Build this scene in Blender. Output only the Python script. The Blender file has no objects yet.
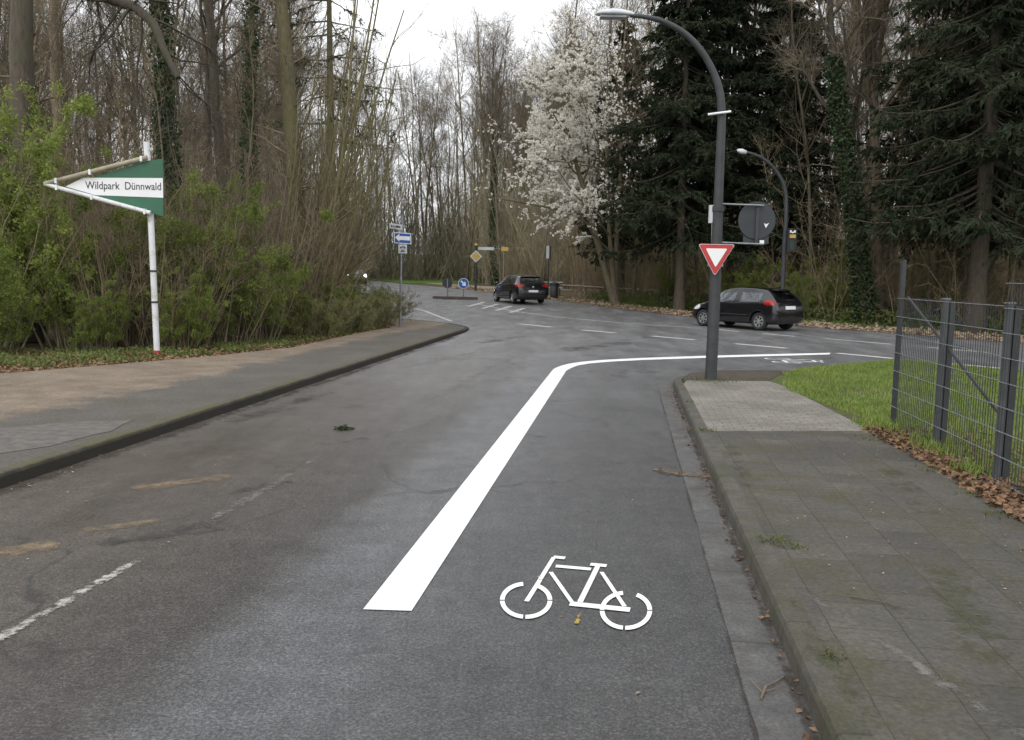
import bpy, bmesh, math, random
import numpy as np
from mathutils import Matrix, Vector

R = math.radians
rng = np.random.default_rng(7)
random.seed(7)
scene = bpy.context.scene
COL = scene.collection

# ------------------------------------------------------------------ terrain
KN = [-400] + [27 + i for i in range(0, 16)] + [50, 400]
def _zraw(y):
    t = (y - 32) / 3.0
    return 0.02 * 3.0 * (math.log1p(math.exp(t)) if t < 30 else t)
KZ = [0.0] + [_zraw(y) for y in KN[1:]]
KZ[1] = 0.0
def zt(y):
    return float(np.interp(y, KN, KZ))

# ------------------------------------------------------------------ mesh building
class MB:
    """collects vertex / face arrays and links them as one mesh object"""
    def __init__(self):
        self.v = []; self.f = []; self.n = 0; self.mi = []
    def add(self, V, F, mi=0):
        V = np.asarray(V, dtype=np.float32).reshape(-1, 3)
        if isinstance(F, np.ndarray):
            self.f.append(F + self.n); self.mi.append(np.full(len(F), mi))
        else:
            by = {}
            for q in F: by.setdefault(len(q), []).append(q)
            for k, l in by.items():
                self.f.append(np.array(l, dtype=np.int64) + self.n); self.mi.append(np.full(len(l), mi))
        self.v.append(V); self.n += len(V)
        return self
    def box(self, x0, x1, y0, y1, z0, z1, M=None, mi=0):
        V = np.array([(x, y, z) for x in (x0, x1) for y in (y0, y1) for z in (z0, z1)], float)
        if M is not None: V = xf(V, M)
        return self.add(V, [(0, 1, 3, 2), (4, 6, 7, 5), (0, 4, 5, 1), (2, 3, 7, 6), (0, 2, 6, 4), (1, 5, 7, 3)], mi)
    def tube(self, P, r, sides=8, cap=True, mi=0):
        P = np.asarray(P, float)
        r = np.broadcast_to(np.asarray(r, float), (len(P),))
        V, F = tubes(P[None], r[None], sides)
        self.add(V, F, mi)
        if cap:
            n = len(P)
            self.add(V[:sides], [tuple(range(sides - 1, -1, -1))], mi)
            self.add(V[(n - 1) * sides:], [tuple(range(sides))], mi)
        return self
    def prism(self, pts, y0, y1, M=None, mi=0):
        """closed outline in x,z extruded from y0 (front) to y1"""
        n = len(pts)
        V = np.array([(a, y0, b) for a, b in pts] + [(a, y1, b) for a, b in pts], float)
        if M is not None: V = xf(V, M)
        F = [tuple(range(n)), tuple(range(2 * n - 1, n - 1, -1))]
        F += [(i, i + n, (i + 1) % n + n, (i + 1) % n) for i in range(n)]
        return self.add(V, F, mi)
    def lathe(self, prof, seg=24, M=None, mi=0):
        """profile of (radius, height) turned round the z axis"""
        a = np.linspace(0, 2 * math.pi, seg, endpoint=False)
        prof = np.asarray(prof, float); k = len(prof)
        V = np.stack([np.outer(prof[:, 0], np.cos(a)), np.outer(prof[:, 0], np.sin(a)), np.outer(prof[:, 1], np.ones(seg))], -1).reshape(-1, 3)
        if M is not None: V = xf(V, M)
        F = []
        for i in range(k - 1):
            for j in range(seg):
                F.append((i * seg + j, i * seg + (j + 1) % seg, (i + 1) * seg + (j + 1) % seg, (i + 1) * seg + j))
        return self.add(V, np.array(F), mi)
    def build(self, name, mats, parent=None, smooth=False):
        V = np.concatenate(self.v); me = bpy.data.meshes.new(name)
        cnt = np.concatenate([np.full(len(a), a.shape[1]) for a in self.f])
        idx = np.concatenate([a.ravel() for a in self.f])
        me.vertices.add(len(V)); me.vertices.foreach_set('co', V.astype(np.float32).ravel())
        me.loops.add(len(idx)); me.loops.foreach_set('vertex_index', idx.astype(np.int32))
        me.polygons.add(len(cnt))
        st = np.concatenate([[0], np.cumsum(cnt)[:-1]]).astype(np.int32)
        me.polygons.foreach_set('loop_start', st)
        me.polygons.foreach_set('loop_total', cnt.astype(np.int32))
        if not isinstance(mats, (list, tuple)): mats = [mats]
        for m in mats: me.materials.append(m)
        me.polygons.foreach_set('material_index', np.concatenate(self.mi).astype(np.int32))
        me.polygons.foreach_set('use_smooth', np.full(len(cnt), smooth))
        me.update(calc_edges=True); me.validate()
        o = bpy.data.objects.new(name, me); COL.objects.link(o)
        if parent is not None: o.parent = parent
        return o

def xf(V, M):
    M = np.array(M); return V @ M[:3, :3].T + M[:3, 3]
def nrm(a):
    return a / np.maximum(np.linalg.norm(a, axis=-1, keepdims=True), 1e-9)
def tubes(P, Rd, sides):
    """P (N,K,3), Rd (N,K) -> vertices, quads"""
    N, K = P.shape[:2]
    T = np.empty_like(P); T[:, 1:-1] = P[:, 2:] - P[:, :-2]; T[:, 0] = P[:, 1] - P[:, 0]; T[:, -1] = P[:, -1] - P[:, -2]
    T = nrm(T)
    ref = np.where(np.abs(nrm(P[:, -1] - P[:, 0])[:, 2:3]) > .8, np.array([[1., 0, 0]]), np.array([[0, 0, 1.]]))[:, None, :]
    U = nrm(np.cross(T, ref)); W = np.cross(T, U)
    a = np.linspace(0, 2 * math.pi, sides, endpoint=False)
    V = P[:, :, None] + Rd[:, :, None, None] * (U[:, :, None] * np.cos(a)[None, None, :, None] + W[:, :, None] * np.sin(a)[None, None, :, None])
    base = (np.arange(N) * K * sides)[:, None, None] + (np.arange(K - 1) * sides)[None, :, None]
    j = np.arange(sides)[None, None, :]; j2 = (j + 1) % sides
    F = np.stack([base + j, base + j2, base + sides + j2, base + sides + j], -1).reshape(-1, 4)
    return V.reshape(-1, 3), F

def empty(name, loc=(0, 0, 0), rz=0):
    o = bpy.data.objects.new(name, None); COL.objects.link(o)
    o.location = loc; o.rotation_euler = (0, 0, rz); o.empty_display_size = .2
    return o
def tag(o, label, cat, group=None, kind=None):
    o['label'] = label; o['category'] = cat
    if group: o['group'] = group
    if kind: o['kind'] = kind
    return o
def struct(o, kind='structure'):
    o['kind'] = kind; return o
def copy_tree(o, parent=None):
    c = o.copy(); COL.objects.link(c)
    for k in list(c.keys()):
        if parent is None and k == 'group': del c[k]
    c.parent = parent
    if parent is not None: c.matrix_parent_inverse = o.matrix_parent_inverse.copy()
    for ch in CH.get(o.name, list(o.children)): copy_tree(ch, c)
    return c
CH = {}

# ------------------------------------------------------------------ materials
class NT:
    def __init__(self, name):
        self.m = bpy.data.materials.new(name); self.m.use_nodes = True
        self.t = self.m.node_tree; self.b = self.t.nodes['Principled BSDF']; self.out = self.t.nodes['Material Output']
    def n(self, typ, **kw):
        nd = self.t.nodes.new(typ)
        for k, v in kw.items():
            if isinstance(k, str) and hasattr(nd, k): setattr(nd, k, v)
        return nd
    def l(self, a, b): self.t.links.new(a, b)
    def coord(self): return self.n('ShaderNodeTexCoord').outputs['Object']
    def noise(self, vec, scale, detail=4, rough=.6, dist=0):
        nd = self.n('ShaderNodeTexNoise'); nd.inputs['Scale'].default_value = scale; nd.inputs['Detail'].default_value = detail
        nd.inputs['Roughness'].default_value = rough; nd.inputs['Distortion'].default_value = dist
        self.l(vec, nd.inputs['Vector']); return nd.outputs['Fac']
    def ramp(self, fac, stops):
        nd = self.n('ShaderNodeValToRGB'); e = nd.color_ramp.elements
        while len(e) < len(stops): e.new(.5)
        for el, (p, c) in zip(e, stops):
            el.position = p; el.color = (c, c, c, 1) if not isinstance(c, tuple) else (*c, 1)
        self.l(fac, nd.inputs['Fac']); return nd.outputs['Color']
    def mix(self, fac, a, b, mode='MIX'):
        nd = self.n('ShaderNodeMix'); nd.data_type = 'RGBA'; nd.blend_type = mode
        for s, v in ((nd.inputs[0], fac), (nd.inputs[6], a), (nd.inputs[7], b)):
            if isinstance(v, (int, float)): s.default_value = v
            elif isinstance(v, tuple): s.default_value = (*v, 1)
            else: self.l(v, s)
        return nd.outputs[2]
    def math(self, op, a, b=0, c=None):
        nd = self.n('ShaderNodeMath'); nd.operation = op
        for i, v in enumerate((a, b, c)):
            if v is None: continue
            if isinstance(v, (int, float)): nd.inputs[i].default_value = v
            else: self.l(v, nd.inputs[i])
        return nd.outputs[0]
    def scale(self, vec, s, rot=0):
        nd = self.n('ShaderNodeMapping'); nd.inputs['Scale'].default_value = s; nd.inputs['Rotation'].default_value = (0, 0, rot)
        self.l(vec, nd.inputs['Vector']); return nd.outputs['Vector']
    def bump(self, h, dist=.01, strength=1.0):
        nd = self.n('ShaderNodeBump'); nd.inputs['Distance'].default_value = dist; nd.inputs['Strength'].default_value = strength
        self.l(h, nd.inputs['Height']); self.l(nd.outputs['Normal'], self.b.inputs['Normal'])
    def base(self, c):
        if isinstance(c, tuple): self.b.inputs['Base Color'].default_value = (*c, 1)
        else: self.l(c, self.b.inputs['Base Color'])
    def rough(self, r):
        if isinstance(r, (int, float)): self.b.inputs['Roughness'].default_value = r
        else: self.l(r, self.b.inputs['Roughness'])

def plain(name, col, rough=.6, metal=0, var=.25, scale=6, dirt=None, spec=.5, coat=0):
    t = NT(name); c = t.coord()
    n = t.noise(c, scale, 5)
    lo = tuple(x * (1 - var) for x in col); hi = tuple(min(x * (1 + var), .9) for x in col)
    cc = t.ramp(n, [(.3, lo), (.7, hi)])
    if dirt:
        f = t.ramp(t.noise(c, scale * .5, 6, .7), [(.5, 0.), (.68, 1.)])
        cc = t.mix(f, cc, dirt)
    t.base(cc); t.rough(rough); t.b.inputs['Metallic'].default_value = metal
    t.b.inputs['Specular IOR Level'].default_value = spec; t.b.inputs['Coat Weight'].default_value = coat
    return t.m

def bark(name, col, moss, amt=.5, zs=.25, scale=14):
    t = NT(name); c = t.coord()
    oi = t.n('ShaderNodeObjectInfo')
    v = t.scale(c, (1, 1, zs)); n = t.noise(v, scale, 5, .65)
    cc = t.ramp(n, [(.3, tuple(x * .5 for x in col)), (.7, tuple(x * 1.35 for x in col))])
    mo = t.noise(c, 1.3, 4, .6)
    f = t.math('MULTIPLY', t.ramp(mo, [(.42, 0.), (.62, 1.)]), amt)
    cc = t.mix(f, cc, moss)
    hv = t.n('ShaderNodeHueSaturation'); t.l(cc, hv.inputs['Color'])
    t.l(t.math('MULTIPLY_ADD', oi.outputs['Random'], .7, .65), hv.inputs['Value'])
    t.base(hv.outputs['Color']); t.rough(.9); t.bump(n, .02, .8); return t.m

def leafmat(name, c1, c2, c3=None, trans=.3, scale=2.0, spec=.3):
    t = NT(name); c = t.coord()
    oi = t.n('ShaderNodeObjectInfo')
    n = t.noise(c, scale, 3, .6); n2 = t.noise(c, 25, 2)
    cc = t.ramp(n, [(.35, c1), (.65, c2)])
    cc = t.mix(t.ramp(n2, [(.45, 0.), (.6, .7)]), cc, c3 or tuple(x * .6 for x in c1))
    hv = t.n('ShaderNodeHueSaturation'); t.l(cc, hv.inputs['Color'])
    t.l(t.math('MULTIPLY_ADD', oi.outputs['Random'], .4, .8), hv.inputs['Value'])
    t.base(hv.outputs['Color']); t.rough(.7); t.b.inputs['Specular IOR Level'].default_value = spec
    tr = t.n('ShaderNodeBsdfTranslucent'); t.l(hv.outputs['Color'], tr.inputs['Color'])
    ms = t.n('ShaderNodeMixShader'); ms.inputs[0].default_value = trans
    t.l(t.b.outputs[0], ms.inputs[1]); t.l(tr.outputs[0], ms.inputs[2]); t.l(ms.outputs[0], t.out.inputs['Surface'])
    return t.m

M = {}
M['bark'] = bark('bark', (.115, .092, .064), (.11, .105, .045), .55)
M['bark_brown'] = bark('bark_brown', (.125, .092, .062), (.105, .095, .045), .35)
M['bark_moss'] = bark('bark_mossy', (.125, .106, .060), (.115, .108, .040), .85, .4)
M['bark_dark'] = bark('bark_dark', (.070, .056, .042), (.066, .066, .033), .4)
M['twig'] = bark('twig', (.18, .145, .10), (.165, .148, .07), .4, 1, 3)
M['twig_dark'] = bark('twig_dark', (.140, .113, .082), (.125, .114, .06), .4, 1, 3)
M['twig_brown'] = bark('twig_brown', (.175, .132, .085), (.16, .138, .066), .5, 1, 3)
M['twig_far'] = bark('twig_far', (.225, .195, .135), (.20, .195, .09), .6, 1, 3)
M['leaf_spring'] = leafmat('leaf_spring', (.15, .205, .040), (.30, .345, .085), (.11, .145, .035), .45)
M['leaf_olive'] = leafmat('leaf_olive', (.13, .165, .05), (.21, .235, .08), (.17, .14, .075), .4)
M['ivy'] = leafmat('ivy_leaf', (.032, .055, .022), (.055, .085, .03), (.022, .038, .016), .15)
M['needle'] = leafmat('needle', (.017, .027, .015), (.028, .041, .022), (.027, .027, .015), .12, 2.0, .08)
M['needle_pine'] = leafmat('needle_pine', (.02, .036, .018), (.04, .06, .025), (.03, .028, .015), .15)
M['blossom'] = leafmat('blossom', (.80, .78, .71), (.88, .87, .82), (.76, .70, .60), .3)
M['grass'] = leafmat('grass_blade', (.125, .21, .036), (.22, .305, .060), (.20, .19, .08), .4, 1.4)
M['weed'] = leafmat('weed_leaf', (.085, .13, .03), (.14, .19, .05), (.15, .125, .06), .3, 1.5)
M['tuft'] = leafmat('tuft', (.06, .085, .025), (.10, .12, .035), (.10, .085, .045), .3, 3)
M['dead_leaf'] = leafmat('dead_leaf', (.13, .070, .036), (.30, .185, .105), (.06, .034, .02), .1, 14)
M['pale_leaf'] = leafmat('pale_leaf', (.26, .19, .12), (.42, .34, .25), (.14, .09, .055), .1, 3)

def asphalt():
    t = NT('asphalt'); c = t.coord()
    sx = t.n('ShaderNodeSeparateXYZ'); t.l(c, sx.inputs[0])
    big = t.noise(c, .35, 5, .6); mid = t.noise(c, 1.6, 6, .7)
    a = t.math('MULTIPLY_ADD', sx.outputs[0], .9915, t.math('MULTIPLY', sx.outputs[1], -.13))
    wob = t.math('MULTIPLY_ADD', mid, .45, t.math('MULTIPLY', big, .35))
    a2 = t.math('ADD', a, t.math('SUBTRACT', wob, .40))
    band = t.ramp(t.math('MULTIPLY_ADD', a2, 1 / 6.0, 5.0 / 6), [(.0, (.062, .050, .039)), (.30, (.060, .050, .041)), (.500, (.043, .039, .0355)),
                  (.545, (.074, .0745, .077)), (.60, (.080, .081, .085)), (.69, (.056, .0565, .058)), (.79, (.041, .041, .0412)), (1., (.040, .0395, .0392))])
    # streaks that run along the street, worn by tyres
    st = t.scale(c, (5.0, .28, 1), R(7.5)); sn = t.noise(st, 1.6, 6, .65)
    cc = t.mix(1, band, t.ramp(sn, [(.3, .90), (.5, 1.0), (.72, 1.10)]), 'MULTIPLY')
    cc = t.mix(1, cc, t.ramp(mid, [(.3, .74), (.55, 1.0), (.75, 1.22)]), 'MULTIPLY')
    blot = t.noise(c, 5.5, 6, .75); cc = t.mix(1, cc, t.ramp(blot, [(.3, .76), (.5, 1.0), (.72, 1.28)]), 'MULTIPLY')
    # the junction and main road: lighter blue grey, wet sheen put into the colour
    far = t.ramp(t.math('MULTIPLY_ADD', sx.outputs[1], 1 / 16.0, -7.5 / 16.), [(0., 0.), (1., 1.)])
    fc = t.ramp(t.noise(t.scale(c, (1.4, .35, 1), R(-32)), 1.1, 6, .65), [(.3, (.080, .080, .083)), (.5, (.117, .118, .121)), (.7, (.175, .175, .177))])
    cc = t.mix(t.math('MULTIPLY', far, .9), cc, fc)
    # aggregate
    ag = t.noise(c, 72, 3, .75); vo = t.n('ShaderNodeTexVoronoi'); vo.inputs['Scale'].default_value = 105; t.l(c, vo.inputs['Vector'])
    cc = t.mix(1, cc, t.ramp(ag, [(.3, .48), (.5, 1.03), (.68, 2.1)]), 'MULTIPLY')
    ag2 = t.noise(c, 34, 4, .8); cc = t.mix(1, cc, t.ramp(ag2, [(.32, .66), (.5, 1.0), (.68, 1.42)]), 'MULTIPLY')
    stone = t.ramp(t.n('ShaderNodeSeparateColor').outputs[0], [(0, 0.), (1, 0.)]) if False else None
    sc = t.n('ShaderNodeSeparateColor'); t.l(vo.outputs['Color'], sc.inputs[0])
    sp = t.ramp(sc.outputs[0], [(.88, 0.), (.96, .42)])
    cc = t.mix(sp, cc, (.13, .125, .118))
    # fine cracks and patches of darker tar
    cr = t.n('ShaderNodeTexVoronoi'); cr.feature = 'DISTANCE_TO_EDGE'; cr.inputs['Scale'].default_value = .42
    wv = t.n('ShaderNodeVectorMath'); wv.operation = 'ADD'; nz = t.n('ShaderNodeTexNoise'); nz.inputs['Scale'].default_value = 1.7; nz.inputs['Detail'].default_value = 6
    t.l(c, nz.inputs['Vector']); t.l(c, wv.inputs[0]); t.l(nz.outputs['Color'], wv.inputs[1]); t.l(wv.outputs[0], cr.inputs['Vector'])
    ck = t.ramp(cr.outputs['Distance'], [(0., 1.), (.016, 0.)])
    cm = t.ramp(t.noise(c, .55, 3), [(.47, 0.), (.56, .75)])
    cc = t.mix(t.math('MULTIPLY', ck, cm), cc, (.018, .0175, .017))
    dk = t.ramp(t.noise(c, .9, 7, .72), [(.62, 0.), (.70, .55)])
    cc = t.mix(dk, cc, (.027, .026, .025))
    t.base(cc)
    wet = t.ramp(t.noise(t.scale(c, (1.1, .4, 1), R(7.5)), 1.2, 5, .65), [(.35, .58), (.65, .34)])
    t.rough(wet); t.b.inputs['Specular IOR Level'].default_value = .5
    t.bump(ag, .004, .9); return t.m
M['asphalt'] = asphalt()

def pave_asphalt():
    t = NT('footway_asphalt'); c = t.coord(); sp = t.n('ShaderNodeSeparateXYZ'); t.l(c, sp.inputs[0])
    n = t.noise(c, 1.2, 6, .7); ag = t.noise(c, 80, 3, .7); ag2 = t.noise(c, 26, 5, .8)
    cc = t.ramp(n, [(.3, (.058, .052, .044)), (.7, (.090, .081, .070))])
    cc = t.mix(t.ramp(t.noise(c, .7, 6, .7), [(.52, 0.), (.66, .7)]), cc, (.058, .054, .034))
    # earth trodden over the inner edge
    d1 = t.math('ADD', t.math('MULTIPLY_ADD', sp.outputs[0], -.989, t.math('MULTIPLY', sp.outputs[1], .147)), -6.39)
    d2 = t.math('ADD', t.math('MULTIPLY_ADD', sp.outputs[0], -.76, t.math('MULTIPLY', sp.outputs[1], .65)), -9.55)
    d = t.math('MINIMUM', d1, d2)
    dm = t.ramp(t.math('ADD', d, t.math('MULTIPLY_ADD', t.noise(c, 1.8, 8, .75), 2.2, -1.1)), [(0., 0.), (.32, 1.)])
    ec = t.mix(t.ramp(t.noise(c, 2.2, 7, .75), [(.35, 0.), (.65, 1.)]), (.105, .080, .056), (.190, .152, .112))
    cc = t.mix(dm, cc, ec)
    cc = t.mix(1, cc, t.ramp(ag, [(.3, .60), (.7, 1.55)]), 'MULTIPLY'); cc = t.mix(1, cc, t.ramp(ag2, [(.3, .70), (.7, 1.35)]), 'MULTIPLY')
    t.base(cc); t.rough(.85); t.bump(ag, .006, .9); return t.m
M['footway'] = pave_asphalt()

def slabs(name, rot, w, h, c1, c2, mortar, moss, ms=.012, mamt=.8):
    t = NT(name); c = t.coord()
    v = t.scale(c, (1, 1, 1), rot)
    wv = t.n('ShaderNodeVectorMath'); wv.operation = 'MULTIPLY_ADD'
    nz = t.n('ShaderNodeTexNoise'); nz.inputs['Scale'].default_value = 5; nz.inputs['Detail'].default_value = 8; t.l(c, nz.inputs['Vector'])
    t.l(nz.outputs['Color'], wv.inputs[0]); wv.inputs[1].default_value = (.03, .03, 0); t.l(v, wv.inputs[2])
    br = t.n('ShaderNodeTexBrick'); t.l(wv.outputs[0], br.inputs['Vector'])
    br.inputs['Scale'].default_value = 1; br.inputs['Brick Width'].default_value = w; br.inputs['Row Height'].default_value = h
    br.inputs['Mortar Size'].default_value = ms; br.inputs['Mortar Smooth'].default_value = .3; br.inputs['Bias'].default_value = -.1
    br.inputs['Color1'].default_value = (*c1, 1); br.inputs['Color2'].default_value = (*c2, 1); br.inputs['Mortar'].default_value = (*mortar, 1)
    br.offset = .5
    big = t.noise(c, 1.1, 6, .7); fine = t.noise(c, 45, 4, .7)
    cc = t.mix(1, br.outputs['Color'], t.ramp(big, [(.3, .68), (.7, 1.32)]), 'MULTIPLY')
    mf = t.ramp(t.noise(c, 2.3, 7, .72), [(.48, 0.), (.66, mamt)])
    cc = t.mix(mf, cc, moss)
    cc = t.mix(1, cc, t.ramp(fine, [(.28, .6), (.5, 1.), (.72, 1.45)]), 'MULTIPLY')
    t.base(cc); t.rough(.85)
    t.bump(t.math('MULTIPLY_ADD', br.outputs['Fac'], -1.4, fine), .005, .8); return t.m
M['slab'] = slabs('old_slabs', R(-90 - 7.5) * -1, .33, .33, (.050, .046, .038), (.069, .064, .053), (.036, .032, .020), (.050, .045, .019), .0035, .85)
M['paver'] = slabs('light_pavers', R(7.5), .2, .1, (.150, .138, .118), (.185, .172, .148), (.09, .084, .062), (.11, .10, .066), .006, .45)

def kerbmat(name, col, moss, m0=.45, m1=.62, face=None):
    t = NT(name); c = t.coord()
    n = t.noise(c, 5, 6, .7); f = t.noise(c, 60, 3, .7)
    cc = t.ramp(n, [(.3, tuple(x * .65 for x in col)), (.7, tuple(x * 1.3 for x in col))])
    cc = t.mix(t.ramp(t.noise(c, 1.8, 6, .7), [(m0, 0.), (m1, .85)]), cc, moss)
    w = t.scale(c, (1, 1, 1), R(7.5)); s = t.n('ShaderNodeSeparateXYZ'); t.l(w, s.inputs[0])
    fr = t.math('FRACT', s.outputs[1]); j = t.ramp(fr, [(.0, 1.), (.022, 0.)])
    cc = t.mix(t.math('MULTIPLY', j, .95), cc, (.02, .02, .016))
    cc = t.mix(1, cc, t.ramp(f, [(.3, .7), (.7, 1.35)]), 'MULTIPLY')
    if face:     # the riser is coloured darker than the top, blended by height
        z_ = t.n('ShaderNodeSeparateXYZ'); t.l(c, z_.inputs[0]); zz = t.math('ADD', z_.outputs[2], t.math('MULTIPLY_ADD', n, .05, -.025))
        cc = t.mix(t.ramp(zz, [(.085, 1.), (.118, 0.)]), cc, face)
    t.base(cc); t.rough(.85); t.bump(f, .004, .7); return t.m
M['kerb'] = kerbmat('kerb_concrete', (.066, .061, .050), (.042, .041, .020))
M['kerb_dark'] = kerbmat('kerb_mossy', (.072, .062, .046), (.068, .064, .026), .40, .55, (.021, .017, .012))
M['gutter'] = kerbmat('gutter_concrete', (.078, .076, .074), (.048, .043, .036), .5, .66)

def soil(name, c1, c2, c3, s=3., s3=(.5, .64)):
    t = NT(name); c = t.coord()
    n = t.noise(c, s, 7, .75); f = t.noise(c, 40, 4, .75)
    cc = t.ramp(n, [(.32, c1), (.68, c2)])
    cc = t.mix(t.ramp(t.noise(c, .5, 6, .7), [(s3[0], 0.), (s3[1], .9)]), cc, c3)
    cc = t.mix(1, cc, t.ramp(f, [(.3, .5), (.5, 1.), (.7, 1.6)]), 'MULTIPLY')
    t.base(cc); t.rough(.95); t.b.inputs['Specular IOR Level'].default_value = .2; t.bump(f, .02, .8); return t.m
M['forest_floor'] = soil('forest_floor', (.06, .045, .028), (.11, .082, .05), (.055, .075, .022), 2)
M['dirt'] = soil('path_dirt', (.100, .080, .060), (.150, .124, .096), (.065, .052, .038), 4, (.52, .68))
M['dirt_corner'] = soil('corner_dirt', (.058, .049, .039), (.085, .074, .060), (.05, .046, .026), 5)
M['lawn_soil'] = soil('lawn_soil', (.06, .080, .026), (.085, .105, .034), (.075, .060, .036), 6)
M['verge'] = soil('verge_litter', (.16, .12, .085), (.30, .24, .18), (.10, .08, .05), 5, (.55, .7))
M['meadow'] = soil('meadow', (.06, .12, .02), (.10, .17, .03), (.08, .11, .03), 1)
M['far_path'] = soil('far_path', (.20, .17, .14), (.28, .25, .21), (.16, .13, .1), 2)

def paint(name, col, wear=(.62, .74), w=.75):
    t = NT(name); c = t.coord()
    f = t.ramp(t.noise(c, 30, 6, .8), [(wear[0], 0.), (wear[1], w)])
    cc = t.mix(f, t.ramp(t.noise(c, 2, 5), [(.3, tuple(x * .88 for x in col)), (.7, col)]), (.06, .058, .056))
    cc = t.mix(1, cc, t.ramp(t.noise(c, 130, 3, .8), [(.28, .62), (.42, .97), (.6, 1.0)]), 'MULTIPLY')
    cc = t.mix(1, cc, t.ramp(t.noise(c, 3.5, 6, .75), [(.3, .86), (.55, 1.0)]), 'MULTIPLY')
    t.base(cc); t.rough(.55); t.bump(t.noise(c, 110, 2), .003, .8); return t.m
M['paint_new'] = paint('new_road_paint', (.82, .82, .81), (.70, .84), .3)
M['paint_old'] = paint('old_road_paint', (.52, .51, .48), (.54, .70), .6)
M['chip'] = paint('paint_chips', (.20, .19, .17), (.42, .62), .8)
M['chip_yellow'] = paint('paint_specks', (.22, .16, .04), (.5, .66), .7)
M['sand'] = soil('sand_patch', (.13, .093, .052), (.17, .125, .078), (.09, .066, .042), 6)

M['steel_dark'] = plain('painted_steel_dark', (.030, .033, .036), .6, .0, .3, 5, (.035, .036, .032))
M['steel_grey'] = plain('galvanised_steel', (.24, .25, .26), .5, .6, .25, 8)
M['alu_back'] = plain('sign_back_grey', (.028, .034, .040), .6, .0, .15, 3)
M['white_paint'] = plain('white_paint_flaking', (.62, .63, .64), .6, 0, .1, 6, (.30, .27, .22))
M['mossy_tube'] = plain('mossy_white_tube', (.30, .27, .20), .8, 0, .3, 10, (.16, .14, .08))
M['white'] = plain('white_sheet', (.70, .71, .71), .5, 0, .06, 3)
M['white_dull'] = plain('white_sheet_dull', (.48, .50, .52), .6, 0, .1, 4, (.36, .36, .35))
M['green_sign'] = plain('green_sheet', (.022, .105, .055), .45, 0, .18, 2)
M['black_ink'] = plain('black_lettering', (.022, .022, .028), .6, 0, .1)
M['green_dark'] = plain('dark_green_sheet', (.012, .035, .025), .5)
M['red_sign'] = plain('red_sheet', (.42, .03, .03), .45, 0, .12, 4)
M['red_base'] = plain('red_tape', (.40, .03, .04), .6, 0, .2)
M['blue_sign'] = plain('blue_sheet', (.015, .09, .36), .45, 0, .12, 4)
M['yellow_sign'] = plain('yellow_sheet', (.46, .31, .075), .5, 0, .12, 4)
M['fence_grey'] = plain('fence_coating', (.065, .070, .075), .6, .0, .25, 9)
M['fence_wire'] = plain('fence_wire', (.17, .18, .185), .55, .2, .25, 9)
M['lamp_head'] = plain('lamp_housing', (.50, .53, .55), .45, .0, .12, 6)
M['lamp_glass'] = plain('lamp_lens', (.20, .21, .215), .15, 0, .1, 4)
M['wood'] = plain('weathered_timber', (.20, .165, .125), .85, 0, .3, 6)
M['kerb_block'] = plain('island_block', (.075, .058, .050), .85, 0, .3, 5)
M['bin'] = plain('bin_plastic', (.022, .024, .024), .6, 0, .2)
M['car_black'] = plain('car_paint_black', (.008, .008, .010), .16, 0, .2, 3, None, .5, .8)
M['car_silver'] = plain('car_paint_grey', (.10, .105, .115), .3, .4, .1, 3, None, .5, .8)
M['seat_grey'] = plain('seat_fabric', (.07, .07, .072), .9, 0, .2)
M['rubber'] = plain('tyre_rubber', (.018, .018, .018), .85, 0, .3)
M['dark_trim'] = plain('dark_trim', (.010, .010, .011), .6, 0, .2)
M['rim'] = plain('wheel_alloy', (.42, .43, .44), .35, .7, .1)
M['tail_red'] = plain('tail_lamp_red', (.28, .012, .010), .15, 0, .25, 12)
M['clear_lamp'] = plain('clear_lamp', (.62, .64, .65), .12, 0, .1)
M['plate'] = plain('number_plate', (.66, .67, .68), .5, 0, .08)
def glass(name, tint):
    t = NT(name); tr = t.n('ShaderNodeBsdfTransparent'); tr.inputs[0].default_value = (*tint, 1)
    gl = t.n('ShaderNodeBsdfGlossy'); gl.inputs['Roughness'].default_value = .04; gl.inputs[0].default_value = (.9, .95, 1, 1)
    fr = t.n('ShaderNodeFresnel'); fr.inputs[0].default_value = 1.55
    ms = t.n('ShaderNodeMixShader'); t.l(t.math('MULTIPLY_ADD', fr.outputs[0], 1.3, .10), ms.inputs[0]); t.l(tr.outputs[0], ms.inputs[1]); t.l(gl.outputs[0], ms.inputs[2])
    t.l(ms.outputs[0], t.out.inputs['Surface']); return t.m
M['glass_side'] = glass('side_glass', (.62, .68, .66)); M['glass_front'] = glass('front_glass', (.72, .76, .74)); M['glass_rear'] = glass('rear_glass', (.55, .62, .60))
def emit(name, col, s):
    t = NT(name); t.base(col); t.b.inputs['Emission Color'].default_value = (*col, 1); t.b.inputs['Emission Strength'].default_value = s
    return t.m
M['headlight_on'] = emit('headlight_lit', (1, .96, .86), 14)

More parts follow.
